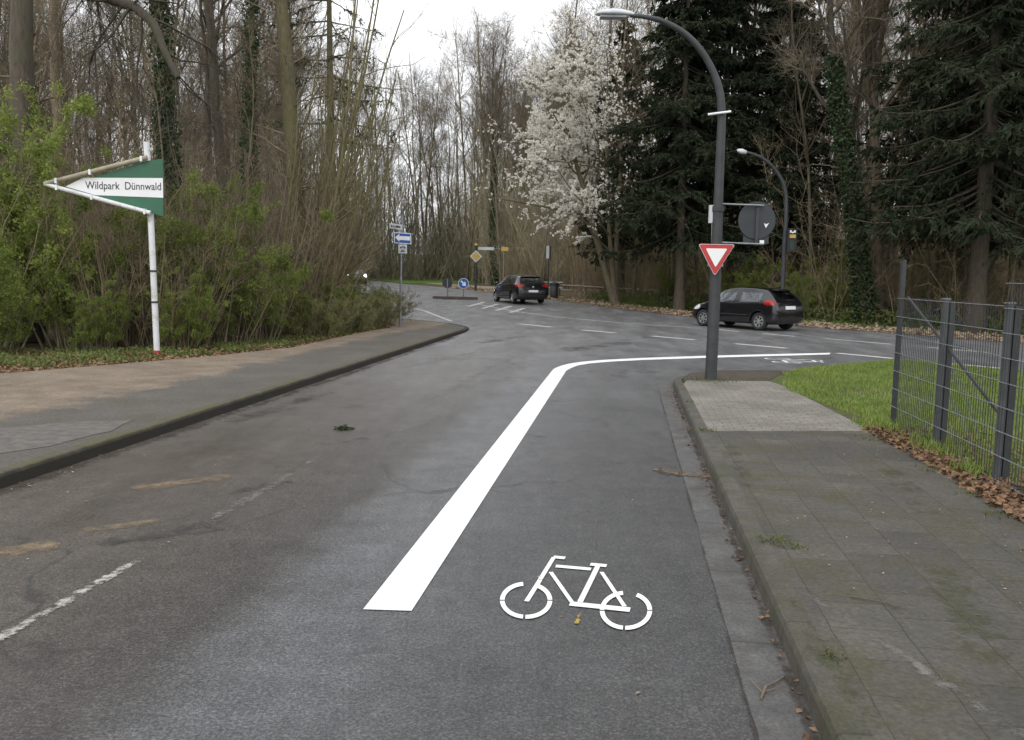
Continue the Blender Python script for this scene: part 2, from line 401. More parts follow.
# ------------------------------------------------------------------ camera
f = 860.; rl = R(1.0); pit = R(6.235)
Fv = Vector((0, math.cos(pit), -math.sin(pit))); Uv = Vector((0, math.sin(pit), math.cos(pit))); Rv = Vector((1, 0, 0))
cr = Rv * math.cos(rl) + Uv * math.sin(rl); cu = -Rv * math.sin(rl) + Uv * math.cos(rl)
cam = bpy.data.objects.new('camera', bpy.data.cameras.new('camera')); COL.objects.link(cam)
mw = Matrix.Identity(4)
for i in range(3):
    mw[i][0] = cr[i]; mw[i][1] = cu[i]; mw[i][2] = -Fv[i]
mw[0][3], mw[1][3], mw[2][3] = 0, 0, 1.7
cam.matrix_world = mw
cam.data.sensor_width = 36; cam.data.lens = f / 1024 * 36; cam.data.clip_end = 2000; cam.data.clip_start = .05
scene.camera = cam
def at(u, v, Y):
    """the place that lies Y metres ahead on the sight line of a picture point (used to survey positions)"""
    d = cr * ((u - 512) / f) - cu * ((v - 370) / f) + Fv
    return Vector((0, 0, 1.7)) + d * (Y / d.y)
def gnd(u, v, dz=0.):
    d = cr * ((u - 512) / f) - cu * ((v - 370) / f) + Fv
    lo, hi = 1.0, 200.
    for _ in range(60):
        m = (lo + hi) / 2; p = Vector((0, 0, 1.7)) + d * m
        if p.z > zt(p.y) + dz: lo = m
        else: hi = m
    return p

# ------------------------------------------------------------------ ground sheets
def poly_sheet(name, pts, dz, mat, zf=None, cuts=()):
    bm = bmesh.new()
    vs = [bm.verts.new((x, y, 0)) for x, y in pts]
    fc = bm.faces.new(vs)
    if fc.calc_area() and fc.normal.z < 0: fc.normal_flip()
    bmesh.ops.triangulate(bm, faces=bm.faces[:])
    for y in list(KN[1:-1]) + list(cuts):
        bmesh.ops.bisect_plane(bm, geom=bm.verts[:] + bm.edges[:] + bm.faces[:], plane_co=(0, y, 0), plane_no=(0, 1, 0))
    for v in bm.verts: v.co.z = zt(v.co.y) + dz + (zf(v.co.x, v.co.y) if zf else 0)
    bmesh.ops.recalc_face_normals(bm, faces=bm.faces[:])
    if sum(q.normal.z for q in bm.faces) < 0:
        for q in bm.faces: q.normal_flip()
    me = bpy.data.meshes.new(name); bm.to_mesh(me); bm.free(); me.materials.append(mat)
    o = bpy.data.objects.new(name, me); COL.objects.link(o)
    return struct(o)

poly_sheet('ground', [(-300, -30), (300, -30), (300, 330), (-300, 330)], -.02, M['forest_floor'])
def sk(y): return 1.18 + .131 * (y - 3.04)          # foot of the right-hand kerb
def lk(y): return -3.13 + .131 * (y - 12.6)         # foot of the left-hand kerb
nose = [(-1.42, 26.2), (-1.36, 26.9), (-1.44, 27.7), (-1.75, 28.9)]
near_left = [(-2.3, 29.9), (-3.3, 31.0), (-4.5, 32.2), (-5.6, 35), (-6.6, 40), (-7.6, 44.5), (-10.5, 54), (-14, 64), (-20, 79), (-34, 105)]
far_edge = [(22, 12), (18, 18.5), (14.77, 24.8), (12.98, 28.4), (10.67, 31.4), (7.64, 36.2), (5.19, 41.9), (2.19, 50), (-2.39, 61.8), (-5.84, 68.7), (-9.78, 75.5), (-24, 105)]
corner = [(sk(13.4), 13.4), (2.66, 14.1), (2.9, 14.9), (3.5, 15.5), (4.5, 15.75), (5.4, 15.85), (6.43, 16.75), (7.3, 17.35), (7.95, 17.75), (8.5, 17.45), (9.1, 16.6), (11.2, 13.3), (16, 5.5), (19.5, 0)]
road = [(lk(-6) , -6), (sk(-6), -6)] + corner + [(28, 2)] + far_edge + near_left[::-1] + nose[::-1] + [(lk(26), 26)]
poly_sheet('road', road, 0, M['asphalt'])

def sweep(name, path, prof, mat, closed=False, zs=None):
    """cross-section (offset to the left of the path, z) carried along a path on the ground"""
    P = np.array(path, float); T = np.gradient(P, axis=0); T = nrm(T); Nn = np.stack([-T[:, 1], T[:, 0]], -1)
    k = len(prof); V = []
    for i in range(len(P)):
        s = 1 if zs is None else zs[i]
        for o, z in prof:
            q = P[i] + Nn[i] * o; V.append((q[0], q[1], zt(P[i][1]) + z * s))
    F = [(i * k + j, i * k + j + 1, (i + 1) * k + j + 1, (i + 1) * k + j) for i in range(len(P) - 1) for j in range(k - 1)]
    return struct(MB().add(V, F).build(name, mat))
def dens(path, step=.5):
    out = []
    for a, b in zip(path[:-1], path[1:]):
        n = max(1, int(math.dist(a, b) / step))
        out += [(a[0] + (b[0] - a[0]) * i / n, a[1] + (b[1] - a[1]) * i / n) for i in range(n)]
    return out + [path[-1]]
def smooth(path, it=2):
    P = [tuple(p) for p in path]
    for _ in range(it):
        Q = [P[0]]
        for a, b in zip(P[:-1], P[1:]):
            Q += [(a[0] * .75 + b[0] * .25, a[1] * .75 + b[1] * .25), (a[0] * .25 + b[0] * .75, a[1] * .25 + b[1] * .75)]
        P = Q + [P[-1]]
    return P
# right kerb; its left side (as one walks away) is the road
rk_path = smooth(dens([(sk(-6), -6), (sk(13.2), 13.2)], .5) + [(2.66, 14.1), (2.92, 14.9), (3.5, 15.5), (4.3, 15.75)], 1)
n_r = len(rk_path)
rz = [1.0 if p[1] < 13.0 else max(.12, 1 - (p[1] - 13.0) / 2.3) for p in rk_path]
sweep('right_kerb', rk_path, [(.006, -.03), (.0, .085), (-.012, .112), (-.03, .12), (-.13, .121), (-.134, .10)], M['kerb'], zs=rz)
gy = list(np.arange(-5, 13.5, .3)); poly_sheet('gutter', [(sk(y) - .24 + random.uniform(-.010, .010), y) for y in gy] + [(2.36, 14.0), (2.6, 14.5), (2.62, 14.0), (sk(13.4), 13.4), (sk(-5), -5)], .0042, M['gutter'])
lk_path = smooth([(lk(-6), -6)] + dens([(lk(-5), -5), (lk(25.6), 25.6)], .6) + nose + near_left[:3], 1)
lz = [1.0 if p[1] < 24 else max(.25, 1 - (p[1] - 24) / 6) for p in lk_path]
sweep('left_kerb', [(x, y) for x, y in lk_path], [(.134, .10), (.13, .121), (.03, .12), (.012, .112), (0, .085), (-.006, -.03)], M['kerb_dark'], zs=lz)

# left footway (asphalt), its earth strip and the mended patch
def zl(x, y): return .118 if y < 24 else .118 * max(.25, 1 - (y - 24) / 6) - .002
inner = [(x - .125 if y < 27 else x - .09, y - (0 if y < 27 else .10)) for x, y in lk_path]
back = [(-5.0, 31.9), (-4.6, 30.2), (-3.9, 28.5), (-3.75, 26), (-4.66, 18.2), (-5.5, 16.2), (-6.24, 14.9), (-7.55, 12.9), (-12, 8.5), (-22, 2), (-22, -6)]
poly_sheet('left_footway', [q for q in inner if q[1] < 32.0 and q[0] > -4.8] + back, 0, M['footway'], zl, cuts=(24, 25, 26, 28))
dirt = [(-4.15, 15.3), (-4.5, 10.6), (-5.15, 8.7), (-6.2, 7), (-10, 3), (-22, -5), (-22, 2), (-12, 8.5), (-7.55, 12.95), (-6.24, 14.95), (-5.5, 16.25), (-4.9, 17.6)]

def jag(pts, a=.06, step=.25):
    d = dens(pts + [pts[0]], step)[:-1]; return [(x + random.uniform(-a, a), y + random.uniform(-a, a)) for x, y in d]
M['patch'] = plain('mended_asphalt', (.098, .090, .080), .85, 0, .35, 9)
poly_sheet('mended_patch', jag([(-5.6, 7.9), (-4.5, 8.75), (-3.98, 8.98), (-3.88, 8.35), (-4.1, 7.5), (-4.7, 6.7), (-5.6, 6.4)], .05), 0, M['patch'], lambda x, y: .122)

# right footway
kin = [(x + .13, y) for x, y in [(sk(-6), -6), (sk(3), 3), (sk(8.9), 8.9)]]
poly_sheet('right_footway', kin + [(3.86, 9.08), (4.1, 7), (3.6, 3), (2.9, -6)], 0, M['slab'], lambda x, y: .119)
poly_sheet('light_paving', [(sk(8.9) + .13, 8.9), (sk(13.0) + .13, 13.0), (2.75, 13.42), (4.05, 13.5), (4.12, 12.9), (3.86, 9.08)], 0, M['paver'], lambda x, y: .120)
# corner earth and lawn: plateau with a sloping rim
def rim(name, inner_pts, outer_pts, zin, zout, mat):
    V = [(x, y, zt(y) + zin) for x, y in inner_pts] + [(x, y, zt(y) + zout) for x, y in outer_pts]
    n = len(inner_pts); F = [(i, i + 1, n + i + 1, n + i) for i in range(n - 1)]
    return struct(MB().add(V, F).build(name, mat))
ci = [(2.75, 13.42), (2.86, 13.9), (3.02, 14.5), (3.55, 14.95), (4.4, 15.2)]
co = [(2.70, 13.40), (2.78, 14.1), (3.0, 14.85), (3.53, 15.42), (4.5, 15.72)]
poly_sheet('corner_earth', ci + [(4.9, 15.1), (4.45, 14.3), (4.05, 13.5)], 0, M['dirt_corner'], lambda x, y: .121)
rim('corner_earth_rim', ci + [(4.9, 15.1)], co + [(5.3, 15.7)], .121, .006, M['dirt_corner'])
li = [(4.9, 15.1), (5.6, 15.5), (6.5, 16.3), (7.3, 16.95), (7.9, 17.2), (8.3, 16.95), (8.8, 16.2), (10.9, 12.9), (15.6, 5.2), (19, -.2)]
lo_ = [(5.3, 15.7), (5.6, 16.0), (6.43, 16.72), (7.25, 17.4), (7.95, 17.8), (8.55, 17.5), (9.15, 16.6), (11.3, 13.3), (16.1, 5.5), (19.6, 0)]
poly_sheet('lawn', [(2.9, -6), (3.6, 3), (4.1, 7), (3.86, 9.08), (4.12, 12.9), (4.05, 13.5), (4.45, 14.3)] + li + [(19, -6)], 0, M['lawn_soil'], lambda x, y: .116)
rim('lawn_rim', li, lo_, .116, .004, M['lawn_soil'])
# beyond the main road: leaf-strewn verge, far path and meadow
vo_ = [(25.5, 13), (21, 19.5), (17.3, 25.8), (14.6, 30.2), (11.9, 33.6), (9.0, 38.2), (6.5, 43.6), (3.6, 51.5), (-.9, 62.5), (-4.4, 69.6)]
vi_ = [(22, 12), (18, 18.5), (14.77, 24.8), (12.98, 28.4), (10.67, 31.4), (7.64, 36.2), (5.19, 41.9), (2.19, 50), (-2.39, 61.8), (-5.84, 68.7)]
poly_sheet('leafy_verge', smooth(vi_, 1) + smooth(vo_, 1)[::-1], .012, M['verge'])
poly_sheet('far_path', [(-4.0, 70.5), (-1.5, 66), (3.4, 66), (14, 64), (14, 67), (3, 69), (-3, 73), (-8, 81), (-22, 108), (-25, 106)], .004, M['far_path'])
poly_sheet('meadow', [(-9.5, 76.5), (-24, 106), (-40, 112), (-40, 140), (-5, 120), (-3, 86), (-4.6, 80)], .008, M['meadow'])
poly_sheet('woodland_edge', [(4.2, 52), (7.2, 44), (9.7, 38.8), (12.6, 34.2), (15.4, 30.6), (24, 38), (16, 50), (10, 58)], .002, M['meadow'])

# ------------------------------------------------------------------ road markings
def marking(name, pts, mat, z=.0045, kind='structure'):
    bm = bmesh.new(); vs = [bm.verts.new((x, y, zt(y) + z)) for x, y in pts]; fc = bm.faces.new(vs)
    bmesh.ops.triangulate(bm, faces=[fc])
    for y in KN[1:-1]:
        bmesh.ops.bisect_plane(bm, geom=bm.verts[:] + bm.edges[:] + bm.faces[:], plane_co=(0, y, 0), plane_no=(0, 1, 0))
    for v in bm.verts: v.co.z = zt(v.co.y) + z
    bmesh.ops.recalc_face_normals(bm, faces=bm.faces[:])
    if sum(q.normal.z for q in bm.faces) < 0:
        for q in bm.faces: q.normal_flip()
    me = bpy.data.meshes.new(name); bm.to_mesh(me); bm.free(); me.materials.append(mat)
    o = bpy.data.objects.new(name, me); COL.objects.link(o); o['kind'] = kind; return o
wl = [(-.735, 4.21), (.745, 15.66), (.80, 15.95), (.93, 16.40), (1.12, 16.85), (1.42, 17.30), (1.88, 17.75), (2.74, 18.33), (4.19, 19.08), (5.9, 19.83), (7.62, 20.53)]
wr = [(7.42, 20.06), (5.75, 19.33), (4.05, 18.55), (2.78, 17.92), (2.02, 17.42), (1.55, 16.98), (1.28, 16.55), (1.10, 16.02), (.985, 15.55), (-.488, 4.20)]
marking('road_marking_line', wl + wr, M['paint_new'], .005)
def strip(a, b, w):
    d = np.array(b) - np.array(a); d = d / np.linalg.norm(d); n = np.array([-d[1], d[0]]) * w / 2
    a, b = np.array(a), np.array(b); return [tuple(a + n), tuple(a - n), tuple(b - n), tuple(b + n)]
def gp(u, v): p = gnd(u, v); return (p.x, p.y)
for uv in [((520, 324), (552, 327.3)), ((581.6, 330), (616, 333)), ((652, 336.2), (695.5, 340)), ((735, 343.8), (787, 348.4)), ((837.4, 353.3), (893, 358.6)), ((950, 363.8), (1010, 369.3))]:
    marking('road_marking_dash', strip(gp(*uv[0]), gp(*uv[1]), .24), M['paint_old'], .005)
for uv in [((716, 329.4), (739, 331.8)), ((763, 333.6), (795, 336.6)), ((824, 338.6), (892, 344.4)), ((925, 347.2), (985, 352.4))]:
    marking('road_marking_dash', strip(gp(*uv[0]), gp(*uv[1]), .17), M['paint_old'], .005)
solid = [gp(u, v) for u, v in ((478, 304.5), (520, 312.2), (560, 317.4), (610, 322), (650, 325), (691, 327.6))]
for a, b in zip(solid[:-1], solid[1:]): marking('road_marking_line', strip(a, b, .13), M['paint_old'], .005)
for k in range(4):
    a = gp(468 + k * 14, 306.6 + k * 2.0); b = gp(484 + k * 13.5, 302.2 + k * 2.0)
    marking('road_marking_hatch', strip(a, b, .20), M['paint_old'], .0048)
lside = [gp(u, v) for u, v in ((380, 297), (401, 305), (425, 311), (452, 321.5))]
for a, b in zip(lside[:-1], lside[1:]): marking('road_marking_line', strip(a, b, .14), M['paint_old'], .005)

# bicycle symbol: outline traced on the ground plane, 1.1 m tall
def bike_strokes():
    """local frame in metres, symbol about .8 wide and 1.05 tall"""
    z = lambda u, v: gp(480 + u * 200 / 1024., 540 + v * 110 / 563.)
    S = []
    def bar(a, b, w): S.append(strip(z(*a), z(*b), w))
    bar((238, 318), (308, 207), .026); bar((308, 205), (378, 92), .026); bar((376, 90), (436, 96), .050)
    bar((388, 137), (568, 153), .048); bar((362, 168), (470, 322), .024); bar((512, 322), (602, 140), .030)
    bar((565, 128), (648, 136), .050); bar((622, 168), (740, 345), .024); bar((460, 330), (768, 362), .060)
    def ring(cx, cy, rx, ry, a0, a1, tw):
        o, i = [], []
        for k in range(25):
            t = a0 + (a1 - a0) * k / 24
            o.append((cx + rx * math.cos(t), cy + ry * math.sin(t))); i.append((cx + (rx - tw) * math.cos(t), cy + (ry - tw * .85) * math.sin(t)))
        S.append([z(*p) for p in o + i[::-1]])
    for (cx, cy, rx, ry) in ((236, 314, 134, 95), (747, 366, 134, 100)):
        g = .05
        for a0, a1 in ((g - 1.15, 0 - .03), (.03, 1.57 + .08 - g), (1.57 + .08 + g, 3.14 - .03), (3.17, 4.71 - .12)):
            ring(cx, cy, rx, ry, a0, a1, 24)
    return S
BS = bike_strokes()
cx_, cy_ = .36, 4.55
def bike_mark(M3):
    mb = MB()
    for si_, s in enumerate(BS):
        zz_ = .0050 + si_ * .00012
        P = np.array([(x - cx_, y - cy_) for x, y in s])
        P = P @ np.array(M3)[:2, :2].T + np.array(M3)[:2, 2]
        n = len(P)
        if n == 4: mb.add([(x, y, zz_) for x, y in P], [(0, 1, 2, 3)])
        else:
            h = n // 2; V = [(x, y, zz_) for x, y in P]
            mb.add(V, [(i, i + 1, n - 2 - i, n - 1 - i) for i in range(h - 1)])
    o = mb.build('bicycle_road_marking', M['paint_new'])
    bm = bmesh.new(); bm.from_mesh(o.data); bmesh.ops.recalc_face_normals(bm, faces=bm.faces[:])
    for q in bm.faces:
        if q.normal.z < 0: q.normal_flip()
    bm.to_mesh(o.data); bm.free()
    return struct(o)
bike_mark([[1, 0, cx_], [0, 1, cy_], [0, 0, 1]])
ca, sa = math.cos(R(-83)), math.sin(R(-83))
bike_mark([[ca * 1.45, -sa * 1.2, 6.05], [sa * 1.45, ca * 1.2, 18.32], [0, 0, 1]])

# worn paint, sand and tar: thin sheets that the wear has eaten into
def worn(name, col, th, scale, soft=.10, edge=.55, stretch=1.0):
    t = NT(name); c = t.coord(); uv = t.n('ShaderNodeTexCoord').outputs['UV']; sp = t.n('ShaderNodeSeparateXYZ'); t.l(uv, sp.inputs[0])
    n = t.noise(c, scale, 9, .72); n2 = t.noise(c, scale * .22, 4, .6)
    ev = t.math('SUBTRACT', 1, t.math('POWER', t.math('ABSOLUTE', t.math('MULTIPLY_ADD', sp.outputs[1], 2, -1)), 2.2))
    eu = t.math('MINIMUM', t.math('MULTIPLY', t.math('MINIMUM', sp.outputs[0], t.math('SUBTRACT', 1, sp.outputs[0])), 6 * stretch), 1)
    a = t.math('ADD', t.math('MULTIPLY_ADD', n, .75, t.math('MULTIPLY', n2, .55)), t.math('MULTIPLY', t.math('SUBTRACT', t.math('MULTIPLY', ev, eu), 1), edge))
    al = t.ramp(a, [(th, 0.), (th + soft, 1.)])
    fine = t.noise(c, 90, 3, .7)
    t.base(t.mix(1, t.ramp(t.noise(c, 9, 5), [(.3, tuple(x * .7 for x in col)), (.7, tuple(min(1, x * 1.2) for x in col))]), t.ramp(fine, [(.3, .65), (.7, 1.3)]), 'MULTIPLY')); t.rough(.75)
    tr = t.n('ShaderNodeBsdfTransparent'); ms = t.n('ShaderNodeMixShader'); t.l(al, ms.inputs[0]); t.l(tr.outputs[0], ms.inputs[1]); t.l(t.b.outputs[0], ms.inputs[2]); t.l(ms.outputs[0], t.out.inputs['Surface'])
    return t.m
M['worn_white'] = worn('worn_white_paint', (.36, .345, .315), .57, 22, .14, .35)
M['worn_faint'] = worn('faint_white_paint', (.20, .19, .175), .58, 14, .26, .40)
M['worn_sand'] = worn('sandy_stain', (.22, .165, .10), .46, 11, .36, .80)
M['worn_tar'] = worn('tar_stain', (.034, .032, .030), .56, 7, .40, .85)
M['worn_yellow'] = worn('yellow_paint_speck', (.30, .21, .05), .55, 30, .1, .6)
M['worn_dirt'] = worn('gutter_dirt', (.040, .031, .023), .55, 6, .25, .5, 4)
M['worn_moss'] = worn('moss_film', (.058, .064, .022), .60, 14, .34, .7)
def decal(name, a, b, w, mat, z=.0048, seg=1, kind='structure'):
    d = np.array(b, float) - np.array(a, float); L = np.linalg.norm(d); d /= L; nn = np.array([-d[1], d[0]]); V, F, U = [], [], []
    for k in range(seg + 1):
        p = np.array(a) + d * L * k / seg
        for sg in (-1, 1): q = p + nn * w / 2 * sg; V.append((q[0], q[1], zt(q[1]) + z)); U.append((k / seg, (sg + 1) / 2))
    F = [(2 * k, 2 * k + 2, 2 * k + 3, 2 * k + 1) for k in range(seg)]
    o = MB().add(V, F).build(name, mat); uvl = o.data.uv_layers.new(name='UVMap')
    for lp in o.data.loops: uvl.data[lp.index].uv = U[lp.vertex_index]
    return struct(o, kind)
decal('worn_centre_line', (-2.50, 2.7), (-2.13, 5.2), .13, M['worn_white'])
decal('worn_centre_line', (-2.08, 5.5), (-1.80, 7.4), .20, M['worn_faint'], .0049)
decal('worn_centre_line', (-1.82, 7.45), (-1.76, 8.0), .12, M['worn_faint'], .005)
decal('worn_centre_line', (-1.25, 10.8), (-.15, 17.5), .34, M['worn_faint'], .0049)
decal('worn_centre_line', (-2.2, 15.0), (-.6, 19.8), .5, M['worn_faint'], .0051)
decal('worn_centre_line', (-2.3, 17.2), (.2, 17.8), .4, M['worn_faint'], .0053)
decal('sand_stain', (-3.05, 6.45), (-2.2, 7.1), .42, M['worn_sand'], .0047); decal('sand_stain', (-3.45, 4.65), (-2.7, 5.25), .42, M['worn_sand'], .0047); decal('sand_stain', (-2.85, 5.4), (-2.3, 5.75), .25, M['worn_sand'], .0046)
for k, (a, b, w_) in enumerate((((-2.65, 5.05), (-1.9, 5.75), .6), ((-2.25, 6.35), (-1.75, 7.0), .45), ((-1.95, 8.3), (-1.4, 8.9), .5), ((.6, 19.0), (3.4, 23.5), 2.2), ((-1.2, 21), (.6, 25), 1.5), ((-3.3, 9.0), (-2.5, 12.8), .8))):
    decal('tar_stain', a, b, w_, M['worn_tar'], .0042 + k * .00002)
decal('paint_specks', (.335, 4.05), (.37, 4.24), .05, M['worn_yellow'], .005); decal('paint_specks', (.25, 4.15), (.29, 4.17), .02, M['worn_yellow'], .005)
decal('footway_scuff', (1.46, 4.45), (1.88, 2.70), .10, M['worn_faint'], .1226); decal('footway_scuff', (1.66, 3.5), (1.9, 2.6), .16, M['worn_faint'], .1229)
decal('gutter_dirt', (sk(2.4) - .03, 2.4), (sk(13.2) - .03, 13.2), .10, M['worn_dirt'], .0060); decal('gutter_dirt', (sk(2.4) - .245, 2.4), (sk(13.4) - .245, 13.4), .035, M['worn_dirt'], .0058)
decal('gutter_dirt', (lk(2) + .10, 2), (lk(25) + .10, 25), .34, M['worn_dirt'], .0058)
for k, (a, b, w_) in enumerate((((1.33, 3.75), (1.33, 2.75), .20), ((1.42, 4.3), (1.38, 3.3), .12), ((1.6, 4.9), (1.75, 5.3), .3), ((1.75, 6.0), (2.2, 8.6), .35), ((2.0, 3.2), (2.5, 5.0), .6), ((2.8, 5.5), (3.3, 7.5), .6))):
    decal('moss_film', a, b, w_, M['worn_moss'], .1222 + k * .00005)

# ------------------------------------------------------------------ vegetation growth
def grow(P, Rd, n_per, t0, t1, ang, ang_sd, Lf, K, wig, up, rr, taper=.35, rmin=.002):
    N, K0 = P.shape[:2]; idx = np.repeat(np.arange(N), n_per); Mn = len(idx)
    t = t0 + (t1 - t0) * rng.random(Mn)
    fl = t * (K0 - 1); i = np.clip(fl.astype(int), 0, K0 - 2); fr = (fl - i)[:, None]
    st = P[idx, i] * (1 - fr) + P[idx, i + 1] * fr; tan = nrm(P[idx, i + 1] - P[idx, i])
    r = Rd[idx, i] * (1 - fr[:, 0]) + Rd[idx, i + 1] * fr[:, 0]
    perp = nrm(np.cross(tan, rng.normal(size=(Mn, 3))))
    an = R(ang) + R(ang_sd) * rng.normal(size=(Mn, 1))
    d = nrm(tan * np.cos(an) + perp * np.sin(an))
    L = Lf(t, idx) if callable(Lf) else np.full(Mn, Lf)
    L = L * rng.uniform(.6, 1.25, Mn)
    step = (L / (K - 1))[:, None]
    pts = [st]
    for _ in range(K - 1):
        d = nrm(d + wig * rng.normal(size=(Mn, 3)) + np.array([0, 0, up])); pts.append(pts[-1] + d * step)
    P2 = np.stack(pts, 1)
    r2 = np.maximum(r * rr, rmin)[:, None] * np.linspace(1, taper, K)[None]
    return P2, np.maximum(r2, rmin * .8)
def stem(H, r0, K=12, wig=.03, lean=(0, 0), top=.15, base=(0, 0, 0), flare=1.35):
    p = np.array(base, float); d = nrm(np.array([lean[0], lean[1], 1.0])); pts = [p]
    for _ in range(K - 1):
        d = nrm(d + wig * rng.normal(size=3) * np.array([1, 1, .3]) + np.array([0, 0, .04])); p = p + d * H / (K - 1); pts.append(p)
    r = r0 * np.linspace(1, top, K) ** .9; r[0] *= flare
    P = np.array(pts)
    # a short flare at the foot
    return P[None], r[None]
def cat(*ps):
    """several tube sets with different point counts"""
    return ps
def put(mb, sets, sides):
    for (P, Rd), s in zip(sets, sides): mb.add(*tubes(P, Rd, s))
def cards(C, D, L, W, N=None):
    """folded leaf cards: centre, direction, length, width -> 2 quads each"""
    n = len(C); N = nrm(rng.normal(size=(n, 3))) if N is None else N
    S = nrm(np.cross(D, N)); up = np.cross(S, D)
    L = np.broadcast_to(np.asarray(L, float), (n,))[:, None]; W = np.broadcast_to(np.asarray(W, float), (n,))[:, None]
    a = C; b = C + D * L * .5 + S * W * .5 + up * W * .18; c = C + D * L; d = C + D * L * .5 - S * W * .5 + up * W * .18
    V = np.stack([a, b, c, d], 1).reshape(-1, 3); i = np.arange(n) * 4
    F = np.concatenate([np.stack([i, i + 1, i + 2], -1), np.stack([i, i + 2, i + 3], -1)])
    return V, F
def ends(P, lo=.3):
    """random points on tubes with their direction"""
    N, K = P.shape[:2]; t = lo + (1 - lo) * rng.random(N); fl = t * (K - 1); i = np.clip(fl.astype(int), 0, K - 2); fr = (fl - i)[:, None]
    return P[np.arange(N), i] * (1 - fr) + P[np.arange(N), i + 1] * fr, nrm(P[np.arange(N), i + 1] - P[np.arange(N), i])

def bare_tree(name, H, r0, clear=.35, spread=.28, limbs=15, lean=(0, 0), bmat='bark', tmat='twig', nb=7, nt=8, ntt=3, low=14, wig=.03):
    t = empty(name)
    T = stem(H, r0, 14, wig, lean)
    Lm = grow(*T, limbs, clear, .97, 42, 12, lambda t, i: H * spread * (1.25 - t) + .6, 7, .13, .13, .55)
    Lw = grow(*T, low, .08, clear, 70, 15, lambda t, i: .07 * H + 0 * t, 5, .18, .05, .14, rmin=.006)
    Lm2 = (Lm[0], np.minimum(Lm[1], r0 * .42))
    B = grow(*Lm2, nb, .2, .98, 40, 14, lambda t, i: H * spread * .40 * (1.2 - .6 * t), 5, .16, .10, .55, rmin=.007)
    B2 = grow(*T, 10, .9, 1.0, 25, 10, H * .08, 5, .12, .15, .6, rmin=.007)
    Tw = grow(*B, nt, .15, 1, 42, 14, H * .042, 4, .16, .06, .55, rmin=.0052)
    Tw2 = grow(*B2, nt, .1, 1, 35, 14, H * .04, 4, .16, .08, .55, rmin=.0052)
    Tl = grow(*Lw, 5, .2, 1, 45, 14, H * .03, 4, .18, .04, .5, rmin=.005)
    Tt = grow(*Tw, ntt, .2, 1, 40, 15, H * .022, 3, .15, .05, .6, rmin=.0042)
    m = MB(); put(m, (T, Lm2), (9, 5)); m.build('trunk', M[bmat], t, True)
    m = MB(); put(m, (B, B2, Tw, Tw2, Lw, Tl, Tt), (4, 4, 3, 3, 3, 3, 3)); m.build('crown', M[tmat], t, True)
    return t, T, (B, Tw, Tt)

def ivy_on(t, T, frac, n, spread, size=.10):
    P, Rd = T; K = P.shape[1]
    tt = rng.random(n) ** 1.1 * frac * (K - 1); i = np.clip(tt.astype(int), 0, K - 2); fr = (tt - i)[:, None]
    C = P[0, i] * (1 - fr) + P[0, i + 1] * fr; r = Rd[0, i]
    a = rng.random(n) * 6.283; rad = r + spread * rng.random(n) ** 1.6 * (.5 + .5 * np.sin(tt * 5 + a * 2) ** 2)
    o = np.stack([np.cos(a), np.sin(a), np.zeros(n)], -1); C = C + o * rad[:, None]
    D = nrm(o * .5 + rng.normal(size=(n, 3)) * .5 + np.array([0, 0, -.6]))
    m = MB(); m.add(*cards(C, D, size * rng.uniform(.6, 1.3, n), size * .9, nrm(o + .6 * rng.normal(size=(n, 3)))))
    m.build('ivy', M['ivy'], t)

def shrub(name, H, n_stem, fan, leaves=0, leaf='leaf_spring', tmat='twig_brown', lean=(0, 0), lsize=.055, base_r=.35, tw=7, r0=.016, wig=.07, twl=.20, per=3):
    t = empty(name)
    Ps, Rs = [], []
    for k in range(n_stem):
        a = random.random() * 6.283; q = random.random() ** .6
        P, r = stem(H * random.uniform(.55, 1.08), r0 * random.uniform(.6, 1.3), 8, wig, (lean[0] + math.cos(a) * fan * q, lean[1] + math.sin(a) * fan * q), .25, (math.cos(a) * base_r * q, math.sin(a) * base_r * q, 0), 1.1)
        Ps.append(P); Rs.append(r)
    S = (np.concatenate(Ps), np.concatenate(Rs))
    B = grow(*S, tw, .12, .97, 38, 15, H * twl, 5, .14, .04, .5, rmin=.0045)
    Tw = grow(*B, 4, .15, 1, 42, 15, H * twl * .42, 4, .16, .03, .6, rmin=.0036)
    m = MB(); put(m, (S, B, Tw), (6, 4, 3)); m.build('stems', M[tmat], t, True)
    if leaves:
        sel = rng.permutation(len(Tw[0]))[:int(len(Tw[0]) * .6)]; idx = sel[(len(sel) * rng.random(leaves) ** 1.35).astype(int)]; C, D = ends(Tw[0][idx], .1)
        # leaves come in sprays at the twig, three to a spray
        C = np.repeat(C, per, 0) + rng.normal(size=(leaves * per, 3)) * lsize * .8; D = np.repeat(D, per, 0)
        D = nrm(D + .8 * rng.normal(size=D.shape))
        m = MB(); m.add(*cards(C, D, lsize * rng.uniform(.6, 1.4, len(C)), lsize * .55)); m.build('leaves', M[leaf], t)
    return t

